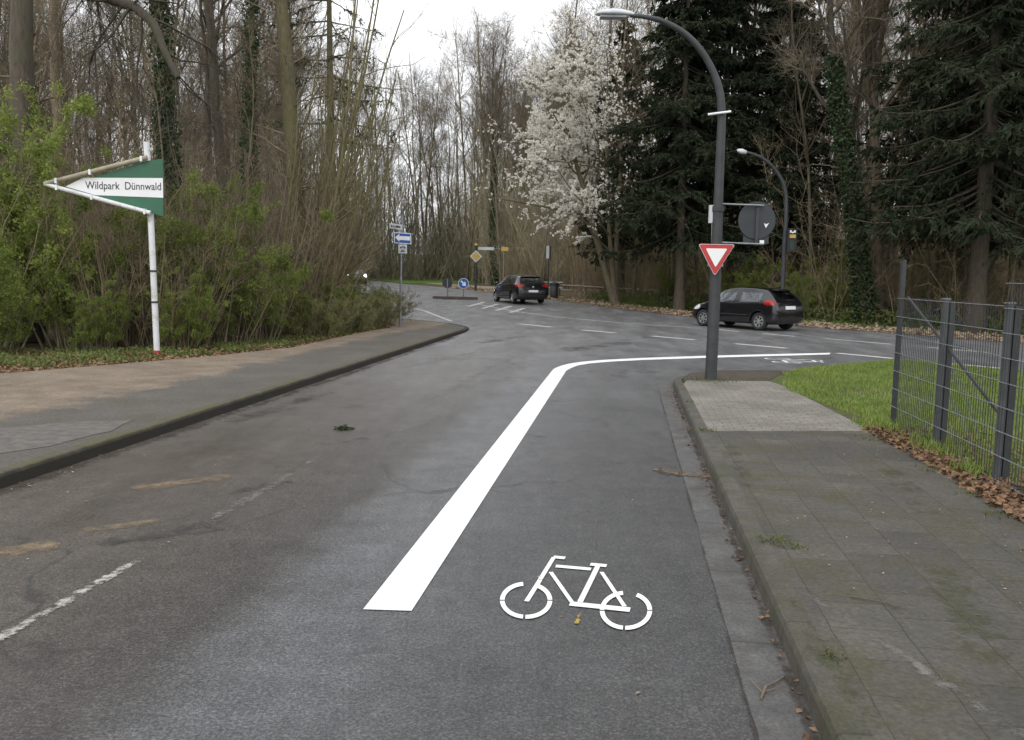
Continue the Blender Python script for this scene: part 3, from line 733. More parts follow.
def conifer(name, H, r0, Lmax, z0=.12, whorl=.42, nbr=5, droop=.25, needle='needle', bmat='bark_dark', density=1.0, pw=.85, strip=.16):
    t = empty(name); T = stem(H, r0, 14, .008, (0, 0), .06)
    zs = np.arange(z0 * H, H * .985, whorl); zz = np.repeat(zs, nbr) + rng.uniform(-.2, .2, len(zs) * nbr); zz = np.clip(zz, .2, H * .99)
    keep = rng.random(len(zz)) < .88; zz = zz[keep]; n = len(zz)
    st = np.stack([np.interp(zz, T[0][0, :, 2], T[0][0, :, k]) for k in range(3)], -1)
    a = rng.random(n) * 6.283; L = Lmax * np.clip(1 - zz / H, .03, 1) ** pw * rng.uniform(.55, 1.12, n)
    hd = np.stack([np.cos(a), np.sin(a), np.zeros(n)], -1); K = 7; pts = []
    for k in range(K):
        s = k / (K - 1); drop = -droop * L * (1.3 * s - .75 * s ** 2.2) + .0
        p = st + hd * (L * s)[:, None]; p[:, 2] += drop; pts.append(p)
    P = np.stack(pts, 1) + rng.normal(size=(n, K, 3)) * .03 * np.linspace(0, 1, K)[None, :, None]
    Rb = (.010 + .010 * L)[:, None] * np.linspace(1, .25, K)[None]
    nbl = int(13 * density)
    # side sprays lie flat, angled forward
    idx = np.repeat(np.arange(n), nbl); tt = rng.uniform(.15, 1, len(idx)); fl = tt * (K - 1); i = np.clip(fl.astype(int), 0, K - 2); fr = (fl - i)[:, None]
    c = P[idx, i] * (1 - fr) + P[idx, i + 1] * fr; tan = nrm(P[idx, i + 1] - P[idx, i])
    side = np.stack([-tan[:, 1], tan[:, 0], np.zeros(len(tan))], -1) * np.where(rng.random(len(idx)) < .5, 1, -1)[:, None]
    d = nrm(tan * .75 + side + rng.normal(size=side.shape) * .12); d[:, 2] -= .22; d = nrm(d)
    l = (L[idx] * .34 * (1.15 - .7 * tt) + .12) * rng.uniform(.6, 1.2, len(idx)); K2 = 4
    P2 = np.stack([c + d * (l * s)[:, None] + np.array([0, 0, -1.]) * (l * .22 * s * s)[:, None] for s in np.linspace(0, 1, K2)], 1)
    R2 = np.full((len(idx), K2), .005)
    nn = int(11 * density); j = np.repeat(np.arange(len(idx)), nn); C, D = ends(P2[j], 0.)
    ll = strip * rng.uniform(.6, 1.3, len(C))
    D2 = nrm(D * .8 + rng.normal(size=D.shape) * .45 + np.array([0, 0, -.30]))
    m = MB(); m.add(*tubes(*T, 10)); m.build('trunk', M[bmat], t, True)
    m = MB(); m.add(*tubes(P, Rb, 4)); m.add(*tubes(P2, R2, 3)); m.build('branches', M[bmat], t, True)
    m = MB(); m.add(*cards(C, D2, ll, ll * .30)); m.build('needles', M[needle], t)
    return t

def put_at(o, x, y, rz=None, s=1.0, dz=-.04):
    o.location = (x, y, zt(y) + dz); o.rotation_euler = (0, 0, random.random() * 6.283 if rz is None else rz); o.scale = (s, s, s * 1.0)
    return o
used = {}
def place(proto, x, y, label, catg, group=None, rz=None, s=1.0, dz=-.04):
    if proto.name not in used:
        used[proto.name] = 1; CH[proto.name] = list(proto.children); o = proto
    else: o = copy_tree(proto)
    put_at(o, x, y, rz, s, dz)
    for k in ('group',):
        if k in o: del o[k]
    tag(o, label, catg, group); return o

rng = np.random.default_rng(11); random.seed(11)
# prototypes
slim = [bare_tree('bare_tree', 19, .115, .40, .22, 13, tmat='twig', bmat='bark')[0],
        bare_tree('bare_tree', 21, .15, .45, .26, 14, tmat='twig', bmat='bark_brown')[0],
        bare_tree('bare_tree', 17, .09, .30, .24, 13, (.05, .02), tmat='twig_dark', bmat='bark', wig=.045)[0],
        bare_tree('bare_tree', 22, .18, .38, .30, 16, tmat='twig_dark', bmat='bark_dark')[0],
        bare_tree('bare_tree', 15, .075, .22, .26, 15, (-.06, .04), tmat='twig_brown', bmat='bark_brown', wig=.05)[0],
        bare_tree('bare_tree', 20, .13, .5, .24, 14, tmat='twig', bmat='bark_moss')[0]]
sap = [bare_tree('bare_sapling', 9, .05, .18, .22, 14, nb=4, nt=4, ntt=2, low=8, bmat='twig', tmat='twig', wig=.05)[0],
       bare_tree('bare_sapling', 11, .06, .22, .20, 14, (.08, 0), nb=4, nt=4, ntt=2, low=8, bmat='twig_brown', tmat='twig_brown', wig=.05)[0],
       bare_tree('bare_sapling', 7.5, .045, .15, .26, 14, (-.05, .05), nb=4, nt=4, ntt=2, low=6, bmat='twig_dark', tmat='twig_dark', wig=.06)[0]]
ivt = bare_tree('ivy_clad_tree', 20, .17, .45, .24, 13, tmat='twig_dark', bmat='bark_dark'); ivy_on(ivt[0], ivt[1], .55, 5600, .24, .11)
ivt2 = bare_tree('ivy_clad_tree', 18, .16, .45, .22, 12, (.03, 0), tmat='twig', bmat='bark_dark'); ivy_on(ivt2[0], ivt2[1], .7, 4200, .17, .10)
brush = [shrub('bare_shrub', 3.6, 26, .42, 0, tmat='twig_brown', base_r=.7), shrub('bare_shrub', 4.6, 22, .5, 0, tmat='twig', base_r=.6),
         shrub('bare_shrub', 3.0, 30, .6, 500, 'leaf_olive', tmat='twig_brown', base_r=.8, lsize=.045)]
leafy = [shrub('leafy_shrub', 3.8, 20, .5, 9500, 'leaf_spring', tmat='twig', base_r=.8, lsize=.062),
         shrub('leafy_shrub', 3.0, 22, .55, 8000, 'leaf_spring', tmat='twig', base_r=.7, lsize=.055),
         shrub('leafy_shrub', 3.3, 20, .5, 3600, 'leaf_olive', tmat='twig_brown', base_r=.8, lsize=.055)]
lowb = shrub('low_shrub', 1.5, 34, .75, 2600, 'leaf_olive', tmat='twig_brown', base_r=.8, lsize=.045, r0=.008, twl=.26)

def interp(y, ys, xs): return float(np.interp(y, ys, xs))
def scatter(n, test, xr, yr, dmin, old):
    out = []; tries = 0
    while len(out) < n and tries < 40000:
        tries += 1; x = random.uniform(*xr); y = random.uniform(*yr)
        if not test(x, y) or any((x - a) ** 2 + (y - b) ** 2 < dmin * dmin for a, b in old): continue
        old.append((x, y)); out.append((x, y))
    return out
def left_edge(y): return interp(y, [15, 18, 22, 26, 30, 43, 53, 70], [-9.4, -7.6, -6.6, -5.9, -5.6, -8.6, -12, -18])
def far_x(y): return interp(y, [12, 20, 26, 31, 35, 39, 44, 52, 62, 70], [27, 22, 18.2, 15, 12, 9.8, 7.4, 4.6, .2, -3.4])
inview = lambda x, y, m=4: -.61 * y - m < x < .61 * y + m
occ = []

rng = np.random.default_rng(12); random.seed(12)
# ---- left wood: individual trees the photograph singles out
lt, lT, _ = bare_tree('thick_bare_tree', 17, .36, .4, .32, 12, (.0, .0), 'bark_dark', 'twig_dark')
# its big bowed limb that crosses the top of the picture
b0 = at(62, 32, 19.5); pts = [at(u, v, y) for u, v, y in ((44, -95, 19.9), (58, -50, 19.6), (80, -18, 19.2), (108, -2, 18.9), (135, 7, 18.7), (154, 24, 18.5), (165, 52, 18.4), (178, 78, 18.3))]
base = Vector((-11.3, 19.9, zt(19.9)))
m = MB(); m.tube(smooth([tuple(p - base) for p in pts], 0) if False else [tuple(p - base) for p in pts], np.linspace(.16, .06, 8), 8)
lp_ = (np.array([[tuple(p - base) for p in pts]]), np.linspace(.12, .05, 8)[None])
bb = grow(*lp_, 22, .1, 1, 55, 20, 1.8, 5, .2, -.02, .4, rmin=.01); tw_ = grow(*bb, 7, .1, 1, 45, 20, .8, 4, .2, 0, .5, rmin=.006); tt_ = grow(*tw_, 3, .2, 1, 40, 15, .4, 3, .2, 0, .6, rmin=.0045)
put(m, (bb, tw_, tt_), (4, 3, 3)); m.build('bowed_limb', M['bark_dark'], lt, True)
place(lt, base.x, base.y, 'thick dark bare tree at the left edge with a big bowed limb arching across', 'tree', rz=0, dz=0); occ.append((base.x, base.y))

mossy, mT, _ = bare_tree('mossy_tree', 21, .28, .55, .2, 14, (0, 0), 'bark_moss', 'twig', low=40)
place(mossy, -6.35, 25.5, 'straight thick tree with yellow-green mossy trunk behind the tallest roadside shrubs', 'tree', rz=.4); occ.append((-6.35, 25.5))
place(ivt[0], -9.2, 23.6, 'tree with trunk wrapped in dark ivy standing above the green guide sign', 'tree', rz=1.0); occ.append((-9.2, 23.6))
place(ivt2[0], -7.9, 26.5, 'slimmer ivy-wrapped tree just left of the mossy trunk', 'tree', rz=2.0); occ.append((-7.9, 26.5))
pine = conifer('pine_tree', 17, .2, 3.2, .38, .7, 4, .12, 'needle_pine', 'bark_moss', .8, .35, .15)
place(pine, -6.6, 31.5, 'thin pine with sparse flat needle sprays beside the bright sky gap', 'tree', rz=.5); occ.append((-6.6, 31.5))

rng = np.random.default_rng(13); random.seed(13)
# roadside hazel with long stems that lean over the road
hz = shrub('leaning_shrub', 10.5, 16, .16, 0, tmat='bark_moss', lean=(.24, -.02), base_r=.7, tw=10, r0=.05, wig=.035, twl=.17)
place(hz, -6.0, 24.2, 'tall multi-stemmed bush whose long mossy stems lean right over the road', 'bush', rz=0.0)
hz2 = shrub('leaning_shrub', 8.5, 14, .22, 0, tmat='bark_moss', lean=(.30, .05), base_r=.6, tw=10, r0=.036, wig=.04, twl=.19)
place(hz2, -6.0, 26.3, 'smaller leaning many-stemmed bush behind the blue one-way sign', 'bush', rz=0.1)
# leafy green shrubs
for (x, y, k, s, lab) in ((-10.9, 17.3, 0, 1.28, 'largest fresh green leafy bush at the left picture edge beside the guide sign tip'),
                          (-9.5, 18.5, 1, 1.2, 'fresh green leafy bush directly under the pointed tip of the guide sign'),
                          (-13.6, 20.6, 1, 1.2, 'green leafy bush deep at the left edge beyond the thick tree'),
                          (-6.75, 19.4, 1, 1.12, 'bright green leafy bush just right of the guide sign post'),
                          (-7.4, 21.0, 0, 1.0, 'tall green leafy bush behind the one right of the guide sign post'),
                          (-12.3, 19.5, 0, 1.2, 'green leafy bush below the thick tree with the bowed limb')):
    place(leafy[k], x, y, lab, 'bush', 'green bushes by the guide sign', s=s); occ.append((x, y))
for (x, y, k, s_) in ((-6.5, 19.6, 1, .62), (-6.0, 21.2, 0, .55), (-5.6, 22.6, 1, .6), (-5.35, 24.2, 1, .55), (-7.1, 18.4, 1, .55), (-8.6, 17.5, 1, .5), (-10.0, 16.7, 1, .6), (-5.2, 25.3, 0, .5)):
    place(leafy[k], x, y, 'small fresh green bush at the front edge of the brown roadside bushes', 'bush', 'small green bushes along the verge', s=s_)
GB = 'bare brown bushes along the left footway'
for (x, y, k, s) in ((-8.2, 18.2, 0, .8), (-7.6, 18.8, 2, .95), (-7.2, 18.6, 0, .75), (-6.2, 20.6, 1, .9), (-6.0, 22.0, 0, 1.0), (-5.6, 23.2, 2, 1.0), (-5.5, 24.6, 0, 1.0), (-6.8, 23.4, 1, 1.15),
                     (-5.75, 25.8, 2, .9), (-7.0, 25.0, 0, 1.2), (-9.9, 19.2, 1, 1.0), (-8.9, 20.3, 1, 1.1), (-7.9, 22.6, 1, 1.2), (-6.9, 27.5, 0, 1.2), (-7.0, 29.6, 2, 1.1), (-7.5, 31.5, 0, 1.1), (-8.4, 34.5, 1, 1.0), (-11.4, 18.4, 0, 1.0), (-8.6, 18.6, 0, 1.0), (-8.3, 19.6, 1, .9)):
    place(brush[k], x, y, 'bare brown bush in the row between left footway and wood', 'bush', GB, s=s); occ.append((x, y))
for i, (x, y, s) in enumerate(((-4.85, 24.0, .85), (-4.7, 25.6, .85), (-4.55, 26.9, .85), (-4.5, 28.2, .8), (-4.5, 29.7, .8), (-5.3, 22.3, .8))):
    place(lowb, x, y, 'low grey-green bush around the foot of the one-way sign post', 'bush', 'low bushes around the one-way sign', s=s)

rng = np.random.default_rng(14); random.seed(14)
# ---- left wood, mass of lookalike trees
LW = 'bare trees of the left wood'
for i, (x, y) in enumerate(scatter(60, lambda x, y: x < left_edge(y) - .8 and inview(x, y, 5), (-48, -5), (20.5, 66), 1.5, occ)):
    place(slim[i % 6], x, y, 'slender bare tree inside the dense wood left of the street', 'tree', LW, s=random.uniform(.8, 1.1))
SL = 'bare saplings of the left wood'
for i, (x, y) in enumerate(scatter(40, lambda x, y: x < left_edge(y) - .3 and inview(x, y, 2), (-26, -5), (19, 44), 1.0, occ)):
    place(sap[i % 3], x, y, 'thin bare sapling between the trunks of the left wood', 'sapling', SL, s=random.uniform(.8, 1.2))

rng = np.random.default_rng(15); random.seed(15)
# ---- right and back wood
def spruce(H, r0, L, **k): return conifer('spruce_tree', H, r0, L, **k)
s1 = spruce(20, .24, 5.0, z0=.21, droop=.48, density=1.45, nbr=6, strip=.27, whorl=.40, pw=.7)
s2 = spruce(22, .32, 5.8, z0=.205, droop=.46, density=1.5, nbr=6, strip=.28, whorl=.40, pw=.7)
for (x, y, k, s, rz, lab) in ((7.9, 41.0, s1, .98, .3, 'dark spruce left of the street lamp, next to the white blossom'),
                              (10.2, 43.5, s2, .95, 2.2, 'dark spruce standing behind the street lamp pole'),
                              (12.6, 41.5, s1, .9, 4.0, 'dark spruce behind the small far street lamp'),
                              (16.4, 30.6, s2, .98, 1.2, 'big dark spruce with thick bare lower trunk above the mesh fence'),
                              (20.6, 31.5, s1, 1.05, 5.0, 'dark spruce at the right picture edge'),
                              (19.5, 38.0, s2, 1.0, 3.3, 'dark spruce behind the big one above the mesh fence'),
                              (6.6, 53, s1, .85, 1.9, 'dark spruce half hidden behind the white blossom tree')):
    place(k, x, y, lab, 'tree', 'dark spruces across the main road', s=s, rz=rz); occ.append((x, y))

rng = np.random.default_rng(16); random.seed(16)
# magnolia in flower
mg = empty('blossom_tree'); Ts = []
Tm = stem(11.5, .21, 12, .03, (-.36, .0), .2); Tm2 = stem(12, .15, 10, .04, (-.24, -.10), .2); Tm3 = stem(16, .15, 12, .03, (-.12, .1), .2)
sets = []
for T_ in (Tm, Tm2, Tm3):
    Lm = grow(*T_, 15, .20, .98, 56, 14, lambda t, i: 5.6 * (1.15 - .65 * t), 7, .13, .015, .5)
    B = grow(*Lm, 8, .15, 1, 42, 15, 1.7, 5, .16, .03, .5, rmin=.01); Tw = grow(*B, 7, .1, 1, 42, 15, .75, 4, .16, .02, .5, rmin=.006)
    sets.append((T_, Lm, B, Tw))
m = MB(); [put(m, s[:2], (9, 5)) for s in sets]; m.build('trunk', M['bark'], mg, True)
m = MB(); [put(m, s[2:], (4, 3)) for s in sets]; m.build('crown', M['twig'], mg, True)
allT = np.concatenate([s[3][0] for s in sets]); n = 12500
# flowers mass on the side that reaches over the road
w = np.exp(-.5 * ((allT[:, -1, 2] - 7.6) / 4.0) ** 2) + .12
w *= np.exp(-.5 * ((allT[:, -1, 0] + 3.4) / 1.45) ** 2) + .03; w /= w.sum()
C, D = ends(allT[rng.choice(len(allT), n, p=w)], .1)
C = np.repeat(C, 4, 0); ax = np.repeat(nrm(D + np.array([0, 0, .6]) + .5 * rng.normal(size=D.shape)), 4, 0)
pet = nrm(ax + .8 * rng.normal(size=ax.shape)); sz = np.repeat(rng.uniform(.075, .13, n), 4)
m = MB(); m.add(*cards(C, pet, sz, sz * .62)); m.build('blossom', M['blossom'], mg)
place(mg, 5.35, 44.6, 'magnolia in full white blossom leaning towards the road junction', 'tree', rz=0); occ.append((6.6, 44.5))

rng = np.random.default_rng(17); random.seed(17)
lv = bare_tree('leaning_ivy_tree', 17, .26, .45, .24, 12, (-.20, .02), 'bark_dark', 'twig_dark', wig=.02); ivy_on(lv[0], lv[1], .62, 6500, .30, .13)
place(lv[0], 14.2, 34.5, 'ivy-covered trunk leaning left, right of the car with the three doors', 'tree', rz=0); occ.append((14.2, 34.5))
lv[0]['label'] = 'ivy-covered trunk leaning left between far street lamp and mesh fence'
forked = bare_tree('forked_tree', 19, .28, .36, .34, 16, (.02, 0), 'bark_brown', 'twig')[0]
place(forked, 15.0, 35.6, 'brown forked tree just right of the leaning ivy-covered trunk', 'tree'); occ.append((15.0, 35.6))
iv3 = copy_tree(ivt[0]); put_at(iv3, -1.6, 76, 1.7, 1.0); occ.append((-1.6, 76))
tag(iv3, 'dark ivy column of a trunk behind the yellow diamond sign', 'tree')

RW = 'bare trees of the right wood'
for i, (x, y) in enumerate(scatter(84, lambda x, y: x > far_x(y) + 1.6 and x > 6 and inview(x, y, 3), (6, 52), (24, 70), 1.7, occ)):
    place(slim[(i * 5 + 1) % 6], x, y, 'bare brown tree inside the wood across the main road', 'tree', RW, s=random.uniform(.8, 1.08))
BW = 'bare trees at the far end'
for i, (x, y) in enumerate(scatter(74, lambda x, y: (x > -30 + (y - 70) * -.1) and x < 8 and not (x < -2 - (y - 74) * .55 and x > -9.5 - (y - 74) * .55) and (x > far_x(min(y, 70)) + 2 or y > 77), (-34, 8), (62, 108), 2.0, occ)):
    place(slim[(i * 3 + 2) % 6], x, y, 'tall bare tree in the far wood beyond the junction', 'tree', BW, s=random.uniform(1.0, 1.32))
SR = 'bare saplings of the right wood'
for i, (x, y) in enumerate(scatter(50, lambda x, y: x > far_x(y) + .8 and inview(x, y, 2), (1, 38), (25, 66), 1.2, occ)):
    place(sap[(i + 1) % 3], x, y, 'thin bare sapling between the trunks across the main road', 'sapling', SR, s=random.uniform(.7, 1.15))
UB = 'brown bushes under the far trees'
for i, (x, y) in enumerate(scatter(64, lambda x, y: x > far_x(min(y, 70)) + 2.0 and y < 100 and inview(x, y, 1) and not (y > 60 and x < -1 - (y - 70) * .5), (-14, 34), (27, 84), 1.3, occ)):
    k = brush[i % 3] if i % 5 else leafy[2]
    place(k, x, y, 'brown bush in the undergrowth below the far trees', 'bush', UB, s=random.uniform(.7, 1.35))
LU = 'brown bushes deeper in the left wood'
for i, (x, y) in enumerate(scatter(44, lambda x, y: x < left_edge(y) - 1.0 and inview(x, y, 2), (-36, -6), (21, 58), 1.3, occ)):
    place(brush[i % 3], x, y, 'brown bush in the undergrowth deeper in the left wood', 'bush', LU, s=random.uniform(.8, 1.4))
for (x, y, k, s, lab) in ((12.6, 36.4, 1, .75, 'fresh green bush below the grey back of the round sign'), (17.2, 44, 1, .9, 'fresh green bush low between trunks above the far lane')):
    place(leafy[k], x, y, lab, 'bush', s=s)

rng = np.random.default_rng(18); random.seed(18)
for (x, y, k, s_) in ((11.2, 39.5, 0, .7), (10.4, 41.5, 1, .8), (13.8, 38.5, 1, .9), (15.4, 41, 0, .9), (18.0, 36.5, 1, .75), (13.0, 44, 0, 1.0), (8.4, 47, 1, .8), (21, 42, 0, 1.0)):
    place(leafy[k], x, y, 'fresh green bush in the undergrowth between the trunks across the main road', 'bush', 'green bushes between the far trunks', s=s_)
# the wood that closes the view, one mass
def far_wood():
    n = 900; a = rng.uniform(R(-50), R(50), n); d = rng.uniform(86, 122, n)
    x = np.sin(a) * d; y = np.cos(a) * d; H = rng.uniform(13, 23, n)
    K = 6; z0 = np.array([zt(v) for v in y]); ln = rng.normal(size=(n, 2)) * .05
    P = np.stack([np.stack([x + ln[:, 0] * H * s + rng.normal(size=n) * .12, y + ln[:, 1] * H * s, z0 + H * s], -1) for s in np.linspace(0, 1, K)], 1)
    Rd = rng.uniform(.06, .14, n)[:, None] * np.linspace(1, .25, K)[None]
    Lm = grow(P, Rd, 10, .12, 1, 42, 14, lambda t, i: 4.2 * (1.2 - .7 * t), 5, .13, .1, .5, rmin=.02)
    B = grow(*Lm, 5, .2, 1, 42, 14, 1.6, 4, .15, .06, .6, rmin=.014); 
    # tangled understorey
    k = 9000; a = rng.uniform(R(-50), R(50), k); d = rng.uniform(84, 112, k); z = np.array([zt(v) for v in np.cos(a) * d])
    b = np.stack([np.sin(a) * d, np.cos(a) * d, z], -1)
    dr = nrm(np.concatenate([rng.normal(size=(k, 2)) * .45, np.ones((k, 1))], 1)); hh = 1.5 + 10 * rng.random(k) ** 1.4
    Pu = np.stack([b + dr * (hh * s)[:, None] + rng.normal(size=(k, 3)) * .06 for s in np.linspace(0, 1, 4)], 1); Ru = np.full((k, 4), .022)
    Bu = grow(Pu, Ru, 6, .1, 1, 40, 15, 1.5, 3, .15, .02, .8, rmin=.014)
    m = MB(); put(m, ((P, Rd), Lm, B, (Pu, Ru), Bu), (5, 3, 3, 3, 3))
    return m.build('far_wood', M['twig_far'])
tag(far_wood(), 'dense brown mass of the wood that closes the view behind all single trees', 'woodland', kind='stuff')

def thicket(name, poly, n, h0, h1, r, tl, mat, label, per=9, pw=1.6):
    q = fill(poly, n); z = ZT(q[:, 1]); b = np.concatenate([q, z[:, None] - .03], 1)
    dr = nrm(np.concatenate([rng.normal(size=(n, 2)) * .30, np.ones((n, 1))], 1)); hh = h0 + (h1 - h0) * rng.random(n) ** pw
    P = np.stack([b + dr * (hh * s)[:, None] + rng.normal(size=(n, 3)) * .07 * s for s in np.linspace(0, 1, 5)], 1); Rr = np.full((n, 5), r) * np.linspace(1, .35, 5)[None]
    B = grow(P, Rr, per, .08, 1, 42, 15, tl, 4, .16, .03, .6, rmin=.006); T_ = grow(*B, 3, .2, 1, 42, 15, tl * .45, 3, .15, .02, .7, rmin=.005)
    m = MB(); put(m, ((P, Rr), B, T_), (4, 3, 3)); return tag(m.build(name, M[mat]), label, 'undergrowth', kind='stuff')
rng = np.random.default_rng(19); random.seed(19)
# ------------------------------------------------------------------ ground cover
def inpoly(X, Y, poly):
    poly = np.array(poly); ins = np.zeros(len(X), bool); j = len(poly) - 1
    for i in range(len(poly)):
        xi, yi = poly[i]; xj, yj = poly[j]
        c = ((yi > Y) != (yj > Y)) & (X < (xj - xi) * (Y - yi) / (yj - yi + 1e-12) + xi); ins ^= c; j = i
    return ins
def fill(poly, n, near=0):
    P = np.array(poly); lo, hi = P.min(0), P.max(0); out = []
    while sum(len(o) for o in out) < n:
        q = lo + (hi - lo) * rng.random((n, 2)); q = q[inpoly(q[:, 0], q[:, 1], poly)]; out.append(q)
    return np.concatenate(out)[:n]
ZT = lambda Y: np.interp(Y, KN, KZ)
def blades(xy, z, h, w=.008, lean=.5):
    n = len(xy); a = rng.random(n) * 6.283; h = h * rng.uniform(.5, 1.3, n); o = np.stack([np.cos(a), np.sin(a), np.zeros(n)], -1)
    b = np.concatenate([xy, z[:, None]], 1); s = np.stack([-o[:, 1], o[:, 0], np.zeros(n)], -1) * w
    mid = b + o * (h * lean * .25)[:, None] + np.array([0, 0, 1.]) * (h * .6)[:, None]; tip = b + o * (h * lean)[:, None] * .8 + np.array([0, 0, 1.]) * h[:, None]
    V = np.stack([b - s, b + s, mid + s * .8, mid - s * .8, tip], 1).reshape(-1, 3); i = np.arange(n) * 5
    return V, np.stack([i, i + 1, i + 2, i + 3], -1), np.stack([i + 3, i + 2, i + 4], -1)
def add_blades(m, *a, **k):
    V, q, t = blades(*a, **k); n0 = m.n; m.add(V, q); m.f.append(t + n0); m.mi.append(np.zeros(len(t)))
lawn_vis = [(4.15, 9.2), (4.35, 12.6), (4.25, 13.4), (4.75, 14.6), (5.2, 15.25), (6.5, 16.45), (7.3, 17.05), (7.95, 17.4), (8.4, 17.1), (10.9, 12.9), (13, 9), (7, 4.5), (4.0, 4.5)]
m = MB(); xy = fill(lawn_vis, 95000)
den = .5 + .5 * np.sin(xy[:, 0] * 2.1 + np.sin(xy[:, 1] * 1.3)) * np.sin(xy[:, 1] * 1.7); xy = xy[rng.random(len(xy)) < .25 + .75 * den ** 1.3]
add_blades(m, xy, np.full(len(xy), .112), .062, .006)
e = fill([(4.0, 12.4), (4.15, 9.2), (4.5, 9.2), (4.6, 14.6), (5.3, 15.6), (7.9, 17.6), (7.9, 17.3), (5.3, 15.1), (4.2, 13.3)], 5000); add_blades(m, e, np.full(len(e), .09), .07, .007)
e = np.concatenate([rng.normal(size=(220, 2)) * np.array([.10, .14]) + np.array(c) for c in ((4.05, 9.25), (4.12, 9.5), (4.1, 8.3), (3.92, 7.1), (4.05, 7.9))]); add_blades(m, e, np.full(len(e), .112), .10, .006)
tag(m.build('lawn_grass', M['grass']), 'bright green grass of the corner lawn behind the mesh fence', 'grass', kind='stuff')

def litter(polys, n, size, z, lift=.02):
    mb = MB()
    for poly, k in zip(polys, n):
        q = fill(poly, k); zz = ZT(q[:, 1]) + z + rng.random(k) * lift
        D = nrm(np.concatenate([rng.normal(size=(k, 2)), rng.normal(size=(k, 1)) * .25], 1)); Nn = nrm(np.array([0, 0, 1.]) + .45 * rng.normal(size=(k, 3)))
        s = size * rng.uniform(.5, 1.4, k)
        mb.add(*cards(np.concatenate([q, zz[:, None]], 1), D, s, s * .7, Nn))
    return mb
fl = [(3.80, 9.25), (4.2, 9.3), (4.22, 8.0), (4.0, 7.0), (3.9, 6.0), (3.75, 4.8), (3.45, 4.8), (3.42, 5.6), (3.55, 6.6), (3.66, 7.4), (3.72, 8.3)]
fr2 = [(4.2, 9.3), (5.0, 9.0), (4.8, 6), (4.3, 4.5), (3.75, 4.8), (4.0, 7.0)]
gl = [(sk(3) - .05, 3), (sk(3) + .0, 3), (sk(13), 13), (sk(13) - .12, 13)]
tag(litter((fl, fr2), (2600, 900), .058, .119, .022).build('fallen_leaves', M['dead_leaf']), 'brown fallen leaves heaped along the foot of the mesh fence', 'leaves', kind='stuff')
tag(litter((gl,), (260,), .03, .006, .012).build('gutter_leaves', M['dead_leaf']), 'bits of brown leaf caught in the gutter of the right kerb', 'leaves', kind='stuff')
vb = smooth(vi_, 1) + smooth(vo_, 1)[::-1]
tag(litter(([p for p in vb if p[1] > 20],), (9000,), .16, .014, .05).build('verge_leaves', M['pale_leaf']), 'pale fallen petals and leaves strewn on the verge across the main road', 'leaves', kind='stuff')
lb = [(-12.5, 14.8), (-9.3, 14.3), (-7.55, 13.1), (-6.3, 15.1), (-4.75, 18.4), (-3.95, 24.2), (-3.75, 27.5), (-4.6, 29), (-5.2, 24), (-6.2, 20.4), (-7.4, 18.3), (-9.2, 17.2), (-12.5, 17.2)]
tag(litter((lb,), (9000,), .075, .0, .07).build('footway_leaves', M['dead_leaf']), 'brown leaf litter between the left footway and the bushes', 'leaves', kind='stuff')
lbw = [(-12.5, 15.6), (-9.4, 15.1), (-7.8, 14.1), (-6.6, 15.8), (-5.05, 19.0), (-4.25, 24.4), (-4.0, 27.5), (-4.6, 29), (-5.2, 24), (-6.2, 20.4), (-7.4, 18.3), (-9.2, 17.2), (-12.5, 17.2)]
m = MB(); q = fill(lbw, 13000); k = rng.random(len(q)) < (.25 + .75 * (np.sin(q[:, 0] * 3 + q[:, 1]) * np.sin(q[:, 1] * 2.2) > -.1)); q = q[k]; kk = len(q)
D = nrm(np.concatenate([rng.normal(size=(kk, 2)), np.abs(rng.normal(size=(kk, 1))) * .8], 1)); s = .06 * rng.uniform(.5, 1.5, kk)
m.add(*cards(np.concatenate([q, (ZT(q[:, 1]) + rng.random(kk) * .10)[:, None]], 1), D, s, s * .6)); add_blades(m, q[::2], ZT(q[::2, 1]) - .02, .16, .006)
tag(m.build('roadside_weeds', M['weed']), 'green weeds and ground ivy along the edge of the left footway', 'weeds', kind='stuff')
thicket('left_thicket', [(-8.5, 21), (-6.8, 26), (-6.6, 31), (-9.4, 43), (-13, 55), (-20, 74), (-50, 74), (-30, 42), (-16, 22)], 2600, 1.2, 6.0, .014, 1.1, 'twig_brown', 'tangle of thin brown stems that fills the left wood between its trunks')
thicket('right_thicket', [(22, 23.5), (19, 27.5), (16, 31), (13, 35), (10.8, 38.8), (8.4, 44), (5.8, 51.5), (3.8, 60), (6, 80), (50, 70), (38, 30)], 2600, 1.0, 7, .014, 1.1, 'twig_brown', 'tangle of thin brown stems that fills the wood across the main road')
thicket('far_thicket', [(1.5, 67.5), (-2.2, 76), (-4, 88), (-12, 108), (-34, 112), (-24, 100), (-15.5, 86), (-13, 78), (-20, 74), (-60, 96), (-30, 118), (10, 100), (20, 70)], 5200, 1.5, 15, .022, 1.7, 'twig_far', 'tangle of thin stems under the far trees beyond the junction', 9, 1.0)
# green understorey strip across the main road
ub = [(4.4, 52), (7.2, 44.2), (9.7, 39), (12.6, 34.6), (15.4, 30.9), (20, 24), (26, 26), (19, 36), (13, 44), (9, 54)]
m = MB(); q = fill(ub, 26000); kk = len(q); D = nrm(np.concatenate([rng.normal(size=(kk, 2)), np.abs(rng.normal(size=(kk, 1)))], 1)); s = .14 * rng.uniform(.5, 1.5, kk)
m.add(*cards(np.concatenate([q, (ZT(q[:, 1]) + rng.random(kk) ** 2 * .5)[:, None]], 1), D, s, s * .5))
tag(m.build('verge_weeds', M['weed']), 'green weeds under the trees along the far verge', 'weeds', kind='stuff')
